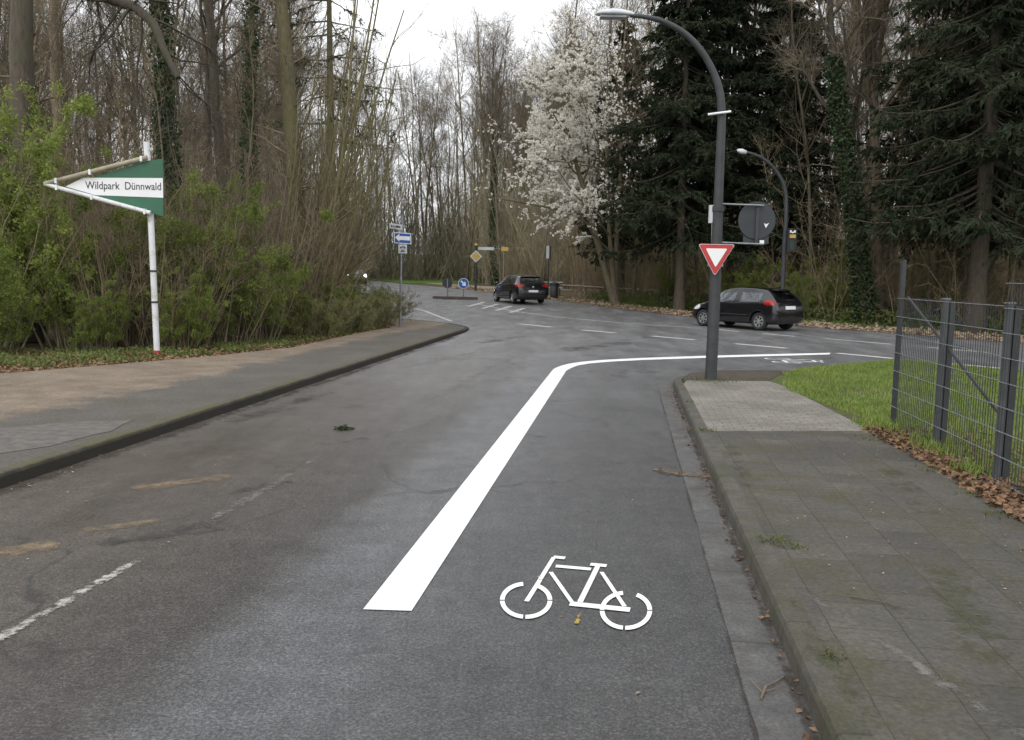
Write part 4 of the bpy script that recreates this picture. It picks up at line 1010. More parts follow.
# moss and grass tufts in paving joints
m = MB()
for cx, cy, r_, n_ in ((1.62, 5.1, .05, 90), (1.72, 5.0, .04, 50), (2.05, 8.93, .06, 120), (3.05, 13.45, .16, 260), (3.3, 13.5, .14, 200), (1.37, 3.5, .03, 40), (3.45, 6.4, .06, 60), (3.55, 7.2, .07, 80), (3.7, 8.6, .09, 150), (3.35, 5.8, .05, 50), (2.3, 11.0, .03, 30)):
    q = rng.normal(size=(n_, 2)) * r_ + np.array([cx, cy]); add_blades(m, q[:int(n_ * .7)], np.full(int(n_ * .7), .117), .028, .0035, 1.6)
tag(m.build('paving_tufts', M['tuft']), 'small grass and moss tufts in the joints of the right footway', 'grass', kind='stuff')

# ------------------------------------------------------------------ sign and street furniture helpers
def facing(p):            # turn a sign's front (-y) towards the viewer's side
    return 0
def disc(r, n=28): return [(r * math.cos(i / n * 6.2832), r * math.sin(i / n * 6.2832)) for i in range(n)]
def rect(w, h, x=0, z=0): return [(x - w / 2, z - h / 2), (x + w / 2, z - h / 2), (x + w / 2, z + h / 2), (x - w / 2, z + h / 2)]
def text_part(name, body, size, mat, parent, loc, rot=(math.pi / 2, 0, 0), sx=1.0):
    cu_ = bpy.data.curves.new(name, 'FONT'); cu_.body = body; cu_.size = size; cu_.align_x = 'CENTER'; cu_.align_y = 'CENTER'; cu_.extrude = .002
    o = bpy.data.objects.new('tmp', cu_); COL.objects.link(o)
    bpy.context.view_layer.update(); dg = bpy.context.evaluated_depsgraph_get()
    me = bpy.data.meshes.new_from_object(o.evaluated_get(dg)); bpy.data.objects.remove(o); bpy.data.curves.remove(cu_)
    me.materials.clear(); me.materials.append(mat)
    for v in me.vertices: v.co.x *= sx
    ob = bpy.data.objects.new(name, me); COL.objects.link(ob); ob.parent = parent; ob.location = loc; ob.rotation_euler = rot
    return ob

# guide sign to the wildlife park
gb = Vector((-6.97, 16.79, 0.02)); g = empty('guide_sign', gb)
L_ = lambda u, v, y=16.79: np.array(at(u, v, y) - gb)
p_bot, p_elb, p_top = L_(157.2, 357), L_(150.6, 213), L_(146.5, 142)
p_bot[2] = -.02
MB().tube([p_bot, p_bot + (p_elb - p_bot) * .5, p_elb, p_top], .058, 12).build('pole', M['white_paint'], g, True)
d_ = (p_elb - p_bot) / np.linalg.norm(p_elb - p_bot)
MB().tube([p_bot + d_ * .01, p_bot + d_ * .13], .063, 12).build('base_band', M['red_base'], g, True)
for t_ in (.37, .58): MB().tube([p_bot + d_ * (t_ * 2.86), p_bot + d_ * (t_ * 2.86 + .035)], .068, 12).build('clamp', M['steel_dark'], g, True)
tip = L_(44.5, 184, 16.65); up_e = L_(147, 157.5, 16.665); lo_e = L_(150.5, 213, 16.665)
MB().tube([tip, up_e], .046, 10).build('frame_arm', M['mossy_tube'], g, True)
MB().tube([tip, lo_e], .043, 10).build('frame_arm', M['white_paint'], g, True)
def gpt(u, v): q = L_(u, v, 16.72); return (q[0], q[2])
brd = [gpt(64, 186.5), gpt(147, 161), gpt(163.2, 158.8), gpt(163.8, 216.5), gpt(150, 212.5), gpt(66, 189)]
yb = -.085
MB().prism(brd, yb, yb + .02).build('board', M['green_sign'], g)
MB().prism([gpt(66, 186.6), gpt(84, 177.8), gpt(163.3, 178.2), gpt(163.6, 197.8), gpt(96, 195.2)], yb - .006, yb - .0012).build('white_band', M['white'], g)
c0 = gpt(124, 186.3); tx = text_part('lettering', 'Wildpark  Dünnwald', .205, M['black_ink'], g, (c0[0], yb - .009, c0[1]))
wt_ = max(v.co.x for v in tx.data.vertices) - min(v.co.x for v in tx.data.vertices); ws_ = (gpt(162, 186)[0] - gpt(86.5, 186)[0]) / wt_
for v in tx.data.vertices: v.co.x *= ws_
for t_ in (.12, .45, .95):
    for e_ in (up_e, lo_e):
        q = tip + (e_ - tip) * t_; MB().box(-.02, .02, -.05, .03, -.05, .05, Matrix.Translation(q)).build('clip', M['white'], g)
tag(g, 'arrow-shaped green wildlife park guide sign on a white pole by the left footway', 'sign')

# one-way sign post with street name plate
ob_ = Vector((-3.55, 27.1, .05)); o = empty('one_way_sign', ob_); y_ = 27.1
L_ = lambda u, v, y=27.1: np.array(at(u, v, y) - ob_)
MB().tube([(0, 0, -.05), L_(402, 214.5)], .036, 12).build('pole', M['steel_grey'], o, True)
def gq(u, v): q = L_(u, v, 27.03); return (q[0], q[2])
MB().prism([gq(394, 232.2), gq(394.3, 243), gq(411.2, 244.2), gq(411, 233.4)][::-1], -.075, -.062).build('sign_border', M['white'], o)
MB().prism([gq(394.7, 232.9), gq(394.9, 242.3), gq(410.6, 243.5), gq(410.4, 234.0)][::-1], -.080, -.076).build('sign_face', M['blue_sign'], o)
MB().prism([gq(395.2, 237.4), gq(399.4, 233.7), gq(399.4, 235.9), gq(410.0, 236.6), gq(410.0, 240.6), gq(399.4, 239.9), gq(399.4, 241.6)][::-1], -.086, -.081).build('arrow', M['white'], o)
MB().prism([gq(398.4, 244.3), gq(398.4, 253.2), gq(407, 253.6), gq(407, 244.6)][::-1], -.075, -.064).build('supplementary_plate', M['white_dull'], o)
mb = MB()
for u, v, r_ in ((401.0, 247.6, .030), (404.6, 247.7, .030)):
    c = gq(u, v); ou = [(c[0] + a, c[1] + b) for a, b in disc(r_, 14)]; mb.prism(ou, -.080, -.0755)
a_, b_, c_ = gq(402.2, 246), gq(404, 246), gq(402.8, 248.4); mb.prism([a_, b_, c_], -.081, -.0762)
mb.prism(rect(.14, .025, gq(402.8, 251.6)[0], gq(402.8, 251.6)[1]), -.080, -.0755); mb.prism(rect(.11, .025, gq(402.8, 250.2)[0], gq(402.8, 250.2)[1]), -.080, -.0755)
mb.build('bicycle_pictogram', M['steel_dark'], o)
MB().prism([gq(389.2, 223.0), gq(389.4, 228.3), gq(402.4, 230.0), gq(402.2, 224.5)][::-1], -.052, -.040).build('street_name_plate', M['white_dull'], o)
mb = MB()
for k, (w_, h_) in enumerate(((.03, .06), (.035, .045), (.02, .05), (.045, .06), (.05, .055), (.04, .05))):
    c = gq(391.5 + k * 1.65, 226.0 + k * .2); mb.prism(rect(w_, h_, *c), -.057, -.0525)
mb.build('plate_lettering', M['black_ink'], o)
tag(o, 'grey post with blue one-way sign and white street name plate at the left kerb corner', 'sign')

# traffic island
ib = (-3.25, 49.2)
isl = empty('traffic_island', (ib[0], ib[1], zt(ib[1])))
zi = zt(ib[1])
for (u0, u1, v, d) in ((432, 464, 298.3, .0), (442, 476.5, 299.4, -.6)):
    a = gnd(u0, v); b = gnd(u1, v + .3); yy = ib[1] + d
    xa, xb = (u0 - 512) / 860 * yy, (u1 - 512) / 860 * yy
    MB().box(xa - ib[0], xb - ib[0], d - .16, d + .16, -.02, .14).build('kerb_block', M['kerb_block'], isl)
tag(isl, 'low brown kerb blocks of the traffic island under the round signs', 'traffic island')
def round_sign(name, u, vc, y, r, back, label):
    x = (u - 512) / 860 * y; z = zt(y); s = empty(name, (x, y, z + .0))
    h = at(u, vc, y).z - z
    MB().tube([(0, 0, .0), (0, 0, h)], .035, 10).build('pole', M['steel_grey'], s, True)
    ring = [(a, b + h) for a, b in disc(r)]
    if back:
        MB().prism(ring, -.06, -.045).build('sign_back', M['alu_back'], s)
        MB().prism(rect(.05, r * 1.7, 0, h), -.075, -.061).build('bracket', M['steel_grey'], s)
    else:
        MB().prism(ring, -.06, -.045).build('sign_rim', M['white'], s)
        MB().prism([(a, b + h) for a, b in disc(r * .92)], -.066, -.061).build('sign_face', M['blue_sign'], s)
        c, sn = math.cos(R(-45)), math.sin(R(-45)); k = r / .30
        ar = [(-.20, -.04), (.02, -.04), (-.04, -.12), (.06, -.12), (.20, 0), (.06, .12), (-.04, .12), (.02, .04), (-.20, .04)]
        MB().prism([(k * (a * c - b * sn), k * (a * sn + b * c) + h) for a, b in ar], -.072, -.067).build('arrow', M['white'], s)
    return tag(s, label, 'sign')
round_sign('keep_right_sign', 462.3, 283.4, 49.35, .30, False, 'round blue keep-right sign with white arrow on the traffic island')
round_sign('island_sign', 446.3, 283.0, 49.75, .29, True, 'round sign seen from its grey back on the traffic island')

# priority diamond sign with a white finger plate
dx, dy = -2.74, 62.5; dz_ = zt(dy); s = empty('priority_sign', (dx, dy, dz_)); h = at(475.5, 256.3, dy).z - dz_
ht = at(473.5, 246, dy).z - dz_
MB().tube([(0, 0, 0), (0, 0, ht)], .09, 10).build('pole', M['steel_dark'], s, True)
MB().lathe([(.0, ht - .02), (.12, ht), (.13, ht + .12), (.0, ht + .2)], 14).build('cap', M['yellow_sign'], s, True)
MB().prism([(0, h - .44), (.44, h), (0, h + .44), (-.44, h)], -.13, -.11).build('sign_border', M['white_dull'], s)
MB().prism([(0, h - .33), (.33, h), (0, h + .33), (-.33, h)], -.137, -.131).build('sign_face', M['yellow_sign'], s)
tag(s, 'yellow diamond priority sign on dark post left of the dark hatchback', 'sign')
fx, fy = (502 - 512) / 860 * 66, 66.; fz = zt(fy); s = empty('direction_sign', (fx, fy, fz)); hh = at(502, 249, fy).z - fz
MB().tube([(0, 0, 0), (0, 0, hh + .25)], .05, 10).build('pole', M['wood'], s, True)
MB().box(-1.95, -.75, -.06, -.02, hh - .10, hh + .12).build('finger_plate', M['white_dull'], s)
MB().tube([(-1.9, -.04, hh), (.1, -.0, hh)], .025, 6).build('arm', M['steel_grey'], s, True)
MB().prism([(-.20, hh - .16), (.28, hh - .16), (.36, hh), (.28, hh + .16), (-.20, hh + .16)], -.09, -.065).build('yellow_plate', M['yellow_sign'], s)
tag(s, 'small direction sign with a white and a yellow plate behind the diamond sign', 'sign')
# notice post, rail, bin and bench beyond car
nx, ny = (546.5 - 512) / 860 * 55, 55.; nz_ = zt(ny); s = empty('notice_post', (nx, ny, nz_)); h0 = at(546, 246, ny).z - nz_; h1 = at(546, 258.5, ny).z - nz_
MB().tube([(0, 0, 0), (0, 0, h0)], .045, 8).build('pole', M['steel_dark'], s, True)
MB().box(-.17, .02, -.07, -.05, h1, h0).build('white_plate', M['white_dull'], s); MB().box(.022, .13, -.07, -.05, h1, h0).build('dark_plate', M['dark_trim'], s)
tag(s, 'dark post with narrow half white half black plate above the dark hatchback', 'sign')
s = empty('park_bench', (2.35, 57, zt(57)))
for zz_, yy_ in ((.46, -.2), (.82, .12)): MB().box(-.9, .9, yy_ - .12, yy_ + .12, zz_, zz_ + .05).build('seat' if zz_ < .6 else 'backrest', M['white_dull'], s)
for xx_ in (-.7, .7): MB().box(xx_ - .04, xx_ + .04, -.2, .15, 0, .46).build('leg', M['steel_dark'], s)
tag(s, 'pale bench with thin slats behind the dark hatchback', 'bench')
bx_, by_ = 2.42, 51.2
s = empty('litter_bin', (bx_, by_, zt(by_)))
MB().lathe([(.20, 0), (.23, .1), (.27, .86), (.25, .86), (.25, .8)], 16).build('body', M['bin'], s, True); MB().lathe([(.29, .86), (.29, .92), (.12, 1.0), (0, 1.02)], 16).build('lid', M['dark_trim'], s, True)
tag(s, 'dark litter bin at the rear corner of the dark hatchback', 'bin')
fa, fb = Vector((2.9, 57.5)), Vector((8.3, 49.5)); dd = (fb - fa); s = empty('timber_rail', (fa.x, fa.y, zt(fa.y)))
for k in range(5):
    q = dd * (k / 4); MB().box(q.x - .05, q.x + .05, q.y - .05, q.y + .05, -.05 + zt(fa.y + q.y) - zt(fa.y), .62 + zt(fa.y + q.y) - zt(fa.y)).build('post', M['wood'], s)
MB().tube([(0, 0, .66), (dd.x, dd.y, .66 + zt(fb.y) - zt(fa.y))], .05, 8).build('rail', M['wood'], s, True)
tag(s, 'low timber rail along the wood edge below the white blossom', 'rail')

# ------------------------------------------------------------------ near lamp with its signs
lb_ = Vector((3.17, 13.62, .12)); lam = empty('street_lamp', lb_); Y0 = 13.62
L_ = lambda u, v, y=Y0: np.array(at(u, v, y) - lb_)
pole = [(0, 0, -.03), L_(714.5, 300), L_(718, 210)]
MB().tube(pole, [.094, .09, .082], 16).build('pole', M['steel_dark'], lam, True)
MB().tube([L_(718, 211.5), L_(718.3, 206)], [.096, .096], 16).build('collar', M['steel_dark'], lam, True)
arm = [L_(718, 209), L_(720.5, 150), L_(722, 115), L_(720.5, 92), L_(713, 70), L_(700, 48), L_(684, 32), L_(665, 21.5), L_(645, 16.5), L_(630, 15.5)]
arm = [np.array(p) for p in arm]
def smooth3(P):
    P = [np.array(p) for p in P]
    for _ in range(2):
        Q = [P[0]]
        for a, b in zip(P[:-1], P[1:]): Q += [a * .75 + b * .25, a * .25 + b * .75]
        P = Q + [P[-1]]
    return P
A_ = smooth3(arm); MB().tube(A_, np.linspace(.074, .028, len(A_)), 14).build('arm', M['steel_dark'], lam, True)
# cobra head housing, lofted
hd0, hd1 = L_(634, 15.6), L_(595.5, 15.0); ax_ = hd1 - hd0
mb = MB(); ring = []
prof = [(0., .03, .03), (.12, .06, .055), (.3, .09, .075), (.55, .105, .085), (.8, .095, .07), (.95, .06, .04), (1., .01, .01)]
for t_, w_, hh_ in prof:
    for k in range(12):
        a = k / 12 * 6.2832; ring.append(hd0 + ax_ * t_ + np.array([0, w_ * 1.2 * math.cos(a), (hh_ if math.sin(a) > 0 else hh_ * .35) * math.sin(a) + .012]))
F_ = [(i * 12 + j, i * 12 + (j + 1) % 12, (i + 1) * 12 + (j + 1) % 12, (i + 1) * 12 + j) for i in range(6) for j in range(12)]
mb.add(ring, F_).build('lamp_head', M['lamp_head'], lam, True)
MB().box(-.20, .20, -.08, .08, -.045, -.018, Matrix.Translation(hd0 + ax_ * .55)).build('lens', M['lamp_glass'], lam)
b1, b2 = L_(708, 114.5, Y0 - .06), L_(731, 111.5, Y0 - .1)
MB().tube([b1, b2], .018, 8).build('bracket', M['white'], lam, True)
# yield sign
y1 = Y0 - .15; Lq = lambda u, v: (L_(u, v, y1)[0], L_(u, v, y1)[2])
def tri(a, b, c, k):
    g_ = ((a[0] + b[0] + c[0]) / 3, (a[1] + b[1] + c[1]) / 3); o_ = []
    P = [np.array(p) for p in (a, b, c)]; P = [np.array(g_) + (p - np.array(g_)) * k for p in P]
    for i in range(3):       # rounded corners
        p, q, r_ = P[i - 1], P[i], P[(i + 1) % 3]; o_ += [tuple(q + (p - q) * .07), tuple(q + (p + r_ - 2 * q) * .018), tuple(q + (r_ - q) * .07)]
    return o_
ta, tb, tc = Lq(698.6, 244.0), Lq(734.8, 244.6), Lq(714.8, 275.8)
ys = y1 - lb_.y
ysn = MB().prism(tri(ta, tc, tb, 1.02), ys, ys + .015).build('yield_sign', M['white_dull'], lam)
MB().prism(tri(ta, tc, tb, .97), ys - .006, ys - .001).build('red_border', M['red_sign'], ysn)
MB().prism(tri(ta, tc, tb, .60), ys - .012, ys - .007).build('white_face', M['white'], ysn)
for zz_ in (.1, -.12):
    c = (np.array(ta) + np.array(tb)) / 2; MB().box(c[0] - .12, c[0] + .12, ys + .016, ys + .06, c[1] - .2 + zz_ - .02, c[1] - .2 + zz_ + .02).build('clamp', M['steel_grey'], ysn)
# small white plate on a thin tube left of the pole
Lb = lambda u, v, dy=.02: L_(u, v, Y0 + dy)
MB().tube([Lb(711.8, 246), Lb(712.3, 222)], .012, 8).build('thin_tube', M['mossy_tube'], lam, True)
q0, q1 = Lb(708.6, 223), Lb(714.4, 205.2); MB().box(q0[0], q1[0], q0[1] - .03, q0[1] + .03, q0[2], q1[2]).build('white_box', M['white_dull'], lam)
# round sign and plate seen from the back, on two arms
for v_ in (204.3, 243.0):
    a_, b_ = L_(717, v_ - .6, Y0 + .05), L_(764, v_ + 1.2, Y0 + .05); MB().tube([a_, b_], .014, 8).build('sign_arm', M['steel_grey'], lam, True)
c = L_(757, 220.3, Y0 + .10); rr_ = .292
bk = MB().prism([(c[0] + a, c[2] + b) for a, b in disc(rr_, 40)], c[1], c[1] + .02).build('round_sign_back', M['alu_back'], lam)
q0, q1 = L_(743, 243.5, Y0 + .12), L_(769.5, 222, Y0 + .12); MB().box(q0[0], q1[0], q0[1], q0[1] + .015, q0[2], q1[2]).build('plate_back', M['alu_back'], lam)
MB().box(c[0] - .025, c[0] + .025, c[1] - .03, c[1] - .001, c[2] - .40, c[2] + .26).build('back_rail', M['steel_dark'], lam)
e1 = L_(766.7, 225.4, Y0 + .085); MB().prism([(e1[0] - .045, e1[2] + .03), (e1[0] - .01, e1[2] - .04), (e1[0] + .035, e1[2] + .04), (e1[0] + .0, e1[2] + .02)], e1[1] + .0, e1[1] + .012).build('sticker', M['white'], lam)
e2 = L_(761.5, 242.5, Y0 + .10); MB().box(e2[0] - .035, e2[0] + .035, e2[1] - .02, e2[1] - .012, e2[2] - .035, e2[2] + .035).build('sticker', M['white'], lam)
tag(lam, 'tall grey curved street lamp with yield triangle at the right kerb corner', 'street lamp')

# far lamp with signal box
fb_ = Vector((at(782.5, 300, 33.2).x, 33.2, zt(33.2))); fl_ = empty('street_lamp', fb_); L_ = lambda u, v, y=33.2: np.array(at(u, v, y) - fb_)
p_ = smooth3([(0, 0, 0), L_(783.5, 260), L_(787, 205), L_(785, 186), L_(777, 171), L_(765, 159), L_(752, 153.5), L_(745, 152)])
k_ = sum(1 for q in p_ if q[0] < 1e9); MB().tube(p_, np.linspace(.10, .045, len(p_)), 12).build('pole', M['steel_dark'], fl_, True)
h0, h1 = L_(747, 152.6), L_(739, 150.6)
MB().lathe([(0, 0), (.07, .03), (.10, .2), (.06, .36), (0, .4)], 12, Matrix.Translation(h0) @ Vector(h1 - h0).to_track_quat('Z', 'Y').to_matrix().to_4x4()).build('lamp_head', M['lamp_head'], fl_, True)
q0, q1 = L_(787, 252, 32.9), L_(797.5, 228.5, 32.9); yy_ = q0[1]
MB().box(q0[0], q1[0], yy_, yy_ + .12, q0[2], q1[2]).build('signal_board', M['dark_trim'], fl_)
w_ = q1[0] - q0[0]
def sb(n_, a, b, c_, d_, m_): MB().box(q0[0] + w_ * a, q0[0] + w_ * b, yy_ - .012, yy_ - .002, q0[2] + (q1[2] - q0[2]) * c_, q0[2] + (q1[2] - q0[2]) * d_).build(n_, m_, fl_)
sb('yellow_field', .2, .85, .60, .74, M['yellow_sign']); sb('green_field', .25, .75, .1, .48, M['green_dark'])
sb('white_mark', .2, .38, .82, .92, M['white']); sb('white_mark', .62, .82, .82, .92, M['white']); sb('white_mark', .4, .6, .80, .86, M['white'])
tag(fl_, 'smaller far street lamp with a black and yellow board, beyond the main road', 'street lamp')

# ------------------------------------------------------------------ mesh fence
fp = [Vector((4.27, 9.5)), Vector((4.16, 8.26)), Vector((3.93, 6.87)), Vector((3.62, 5.0)), Vector((3.3, 3.1))]
fp = [Vector((4.27 - .131 * 0 - (9.5 - y) * .12, y)) for y in (9.5, 8.22, 6.87, 5.2, 3.4)]
org = Vector((fp[0].x, fp[0].y, .11)); fe = empty('mesh_fence', org)
for i, p in enumerate(fp):
    q = p - fp[0]; hgt = (1.84 if i == 0 else 1.44)
    MB().box(q.x - .022, q.x + .022, q.y - .025, q.y + .025, -.05, hgt).build('post', M['steel_dark'] if i == 0 else M['fence_grey'], fe)
    if i: 
        MB().box(q.x + .036, q.x + .088, q.y - .03, q.y + .02, -.05, hgt - .02).build('post', M['fence_grey'] if i == 9 else M['steel_dark'], fe)
        MB().box(q.x - .034, q.x + .034, q.y - .03, q.y + .03, hgt, hgt + .012).build('cap', M['fence_wire'], fe)
for i in range(len(fp) - 1):
    a, b = fp[i] - fp[0], fp[i + 1] - fp[0]; top = 1.42 if i < 2 else 1.60
    mb = MB(); z_ = .04
    nrod = 8 if i < 2 else 9
    for k in range(nrod):
        z_ = .03 + (top - .03) * k / (nrod - 1)
        for o_ in (-.036, -.045): mb.tube([(a.x + o_, a.y, z_), (b.x + o_, b.y, z_)], .0036, 6)
    L = (b - a).length; nv = int(L / .05)
    vx = []
    for k in range(1, nv):
        q = a + (b - a) * (k / nv); vx.append([(q.x - .0405, q.y, .02), (q.x - .0405, q.y, top + .02)])
    P = np.array(vx); mb.add(*tubes(P, np.full(P.shape[:2], .0033), 5), 1)
    mb.build('mesh_panel', [M['fence_wire'], M['steel_dark']], fe)
a, b = fp[0] - fp[0], fp[2] - fp[0]
MB().tube([(a.x + .06, a.y - .03, 1.43), (b.x + .06, b.y + .06, .50)], .014, 8).build('brace', M['steel_dark'], fe, True)
tag(fe, 'grey wire mesh fence with taller corner post beside the right footway', 'fence')

# ------------------------------------------------------------------ cars
def make_car(name, loc, heading, S, paint_m, dims, label, lit=False, doors=2):
    """loft of cross-sections; +x is the front"""
    Lc, Wc, Hc = dims; root = empty(name, (loc[0], loc[1], zt(loc[1]) + .004), heading)
    nst = len(S); V = []; nh = 9
    for (x, zl_, zb, zt_, wl_, wb, wt2) in S:
        hp = [(0, zl_), (.82 * wl_, zl_), (wl_ + .035, zl_ + .09), (wb + .012, (zl_ + .09 + zb) / 2), (wb, zb), (wb + (wt2 - wb) * .80, zb + (zt_ - .03 - zb) * .80), (wt2, zt_ - .03), (wt2 * .86, zt_ - .004), (0, zt_ + .018)]
        full = hp + [(-y, z) for y, z in hp[-2:0:-1]]
        V += [(x, y, z) for y, z in full]
    n = 16; bm = bmesh.new(); vs = [bm.verts.new(v) for v in V]
    seg_side = {4, 11}; seg_top = {7, 8}
    for i in range(nst - 1):
        for j in range(n):
            fc = bm.faces.new((vs[i * n + j], vs[i * n + (j + 1) % n], vs[(i + 1) * n + (j + 1) % n], vs[(i + 1) * n + j])); fc.smooth = True
            a, b = S[i][0], S[i + 1][0]
            g1 = glassS.get((name_k, i))
            if j in seg_side and g1 and 's' in g1: fc.material_index = 1
            if j in seg_top and g1 and 'w' in g1: fc.material_index = 2
            if j in seg_top and g1 and 'r' in g1: fc.material_index = 3
    cl = bm.edges.layers.float.new('crease_edge')
    for e in bm.edges:
        a_, b_ = sorted(v.index for v in e.verts)
    bm.verts.index_update()
    for i in range(nst - 1):
        for j, cv in ((4, .55), (12, .55), (6, .45), (10, .45), (2, .35), (14, .35)):
            e = bm.edges.get((vs[i * n + j], vs[(i + 1) * n + j]))
            if e is not None and S[i][0] < S[-4][0]: e[cl] = cv
    bm.faces.new([vs[j] for j in range(n)][::-1]); bm.faces.new([vs[(nst - 1) * n + j] for j in range(n)])
    bmesh.ops.recalc_face_normals(bm, faces=bm.faces[:])
    me = bpy.data.meshes.new('tmp'); bm.to_mesh(me); bm.free()
    for k in (paint_m, M['glass_side'], M['glass_front'], M['glass_rear'], M['dark_trim']): me.materials.append(k)
    ob = bpy.data.objects.new('tmp', me); COL.objects.link(ob)
    ss = ob.modifiers.new('s', 'SUBSURF'); ss.levels = 3; ss.render_levels = 3
    wr_ = .30 if Lc < 4 else .315; wx = wheels[name_k]; wy = Wc / 2 - .145
    cuts = []
    for x in wx:
        for s_ in (1, -1):
            c_ = MB(); c_.lathe([(0, -.16), (wr_ + .055, -.16), (wr_ + .055, .25), (0, .25)], 28, Matrix.Translation((x, s_ * wy, wr_ + .01)) @ Matrix.Rotation(-s_ * math.pi / 2, 4, 'X'))
            co_ = c_.build('tmp', M['dark_trim']); bmx = bmesh.new(); bmx.from_mesh(co_.data); bmesh.ops.remove_doubles(bmx, verts=bmx.verts[:], dist=1e-5); bmesh.ops.recalc_face_normals(bmx, faces=bmx.faces[:])
            for q in bmx.faces: q.material_index = 0
            bmx.to_mesh(co_.data); bmx.free(); cuts.append(co_)
            b_ = ob.modifiers.new('b', 'BOOLEAN'); b_.operation = 'DIFFERENCE'; b_.solver = 'EXACT'; b_.object = co_
            b_.material_mode = 'TRANSFER'
    bpy.context.view_layer.update(); dg = bpy.context.evaluated_depsgraph_get()
    me2 = bpy.data.meshes.new_from_object(ob.evaluated_get(dg))
    bpy.data.objects.remove(ob)
    for c_ in cuts: bpy.data.objects.remove(c_)
    # split by material into parts
    names = ['body', 'side_windows', 'windscreen', 'rear_window', 'tail_light', 'headlight']
    for k in (M['tail_red'], M['headlight_on'] if lit else M['clear_lamp']): me2.materials.append(k)
    T = extra[name_k]; nm_ = len(me2.materials)
    for q in me2.polygons:
        c = q.center
        for mi_, ce, ra in ((nm_ - 2, (T['tx'], T['ty'], T['tz']), T['tr']), (nm_ - 1, (T['hx'], T['hy'], T['hz']), T['hr'])):
            if ((c.x - ce[0]) / ra[0]) ** 2 + ((abs(c.y) - ce[1]) / ra[1]) ** 2 + ((c.z - ce[2]) / ra[2]) ** 2 < 1 and q.material_index == 0: q.material_index = mi_
    bmA = bmesh.new(); bmA.from_mesh(me2)
    from mathutils.bvhtree import BVHTree
    bv = BVHTree.FromBMesh(bmA)
    def rear(y, z): h = bv.ray_cast(Vector((-4, y, z)), Vector((1, 0, 0))); return h[0].x if h[0] else -Lc / 2
    def flank(x, z): h = bv.ray_cast(Vector((x, 3, z)), Vector((0, -1, 0))); return h[0].y if h[0] else Wc / 2
    def on_rear(nm2, y0, y1, z0, z1, m_, out=.012):
        xa, xb = rear(0, z0), rear(0, z1)
        Vp = [(xa - out, y0, z0), (xa - out, y1, z0), (xb - out, y1, z1), (xb - out, y0, z1), (xa + .03, y0, z0), (xa + .03, y1, z0), (xb + .03, y1, z1), (xb + .03, y0, z1)]
        return MB().add(Vp, [(0, 3, 2, 1), (4, 5, 6, 7), (0, 1, 5, 4), (1, 2, 6, 5), (2, 3, 7, 6), (3, 0, 4, 7)]).build(nm2, m_, root)
    mats_ = [m_.name if m_ else '' for m_ in me2.materials]
    for k, nm in enumerate(names):
        if k == 1:
            halves = ((1, 'side_window'), (-1, 'side_window'))
        elif k >= 4: halves = ((1, nm), (-1, nm))
        else: halves = ((0, nm),)
        for sd, nm2 in halves:
            bmB = bmA.copy()
            def keep(q):
                mi = q.material_index
                if k == 0: return mi not in (1, 2, 3, nm_ - 2, nm_ - 1)
                if k >= 4: return mi == nm_ - 6 + k and q.calc_center_median().y * sd > 0
                return mi == k and (sd == 0 or q.calc_center_median().y * sd > 0)
            bmesh.ops.delete(bmB, geom=[q for q in bmB.faces if not keep(q)], context='FACES')
            mm = bpy.data.meshes.new(nm2); bmB.to_mesh(mm); bmB.free()
            for m_ in me2.materials: mm.materials.append(m_)
            po = bpy.data.objects.new(nm2, mm); COL.objects.link(po); po.parent = root
    for x in wx:
        for s_ in (1, -1):
            Mx = Matrix.Translation((x, s_ * (wy + .02), wr_)) @ Matrix.Rotation(-s_ * math.pi / 2, 4, 'X')
            ty = MB().lathe([(wr_ * .62, -.10), (wr_ * .90, -.10), (wr_, -.07), (wr_, .05), (wr_ * .93, .085), (wr_ * .70, .09), (wr_ * .64, .07)], 28, Mx).build('wheel', M['rubber'], root, True)
            rm = MB(); rm.lathe([(wr_ * .66, .072), (wr_ * .60, .078), (wr_ * .57, .05), (wr_ * .55, .02)], 28, Mx, 0); rm.lathe([(wr_ * .56, .02), (.0, .02)], 28, Mx, 1)
            rm.lathe([(0, .075), (wr_ * .14, .07), (wr_ * .17, .04)], 12, Mx, 0)
            for q in range(7):
                g_ = q / 7 * 6.2832; rm.box(wr_ * .12, wr_ * .60, -wr_ * .075, wr_ * .075, .04, .066, Mx @ Matrix.Rotation(g_, 4, 'Z'), 0)
            rm.build('rim', [M['rim'], M['dark_trim']], ty)
    xr = S[0][0]
    for sx_, sy_ in ((.05, .38), (.05, -.38), (-.85, .38), (-.85, -.38)):
        st_ = MB(); st_.box(sx_ - .30, sx_ + .2, sy_ - .24, sy_ + .24, .30, .52); st_.prism([(-.40, .50), (-.26, .50), (-.40, 1.08), (-.50, 1.08)], -.23, .23, Matrix.Translation((sx_, sy_, 0)))
        st_.prism([(-.46, 1.10), (-.38, 1.10), (-.40, 1.24), (-.47, 1.24)], -.12, .12, Matrix.Translation((sx_, sy_, 0))); st_.build('car_seat', M['seat_grey'], root)
    def ell(nm, c, r_, m_, e=0):
        b_ = bmesh.new(); bmesh.ops.create_uvsphere(b_, u_segments=16, v_segments=10, radius=1)
        for v in b_.verts: v.co = Vector((c[0] + r_[0] * v.co.x, c[1] + r_[1] * v.co.y, c[2] + r_[2] * v.co.z))
        for q in b_.faces: q.smooth = True
        mm = bpy.data.meshes.new(nm); b_.to_mesh(mm); b_.free(); mm.materials.append(m_)
        p = bpy.data.objects.new(nm, mm); COL.objects.link(p); p.parent = root; return p
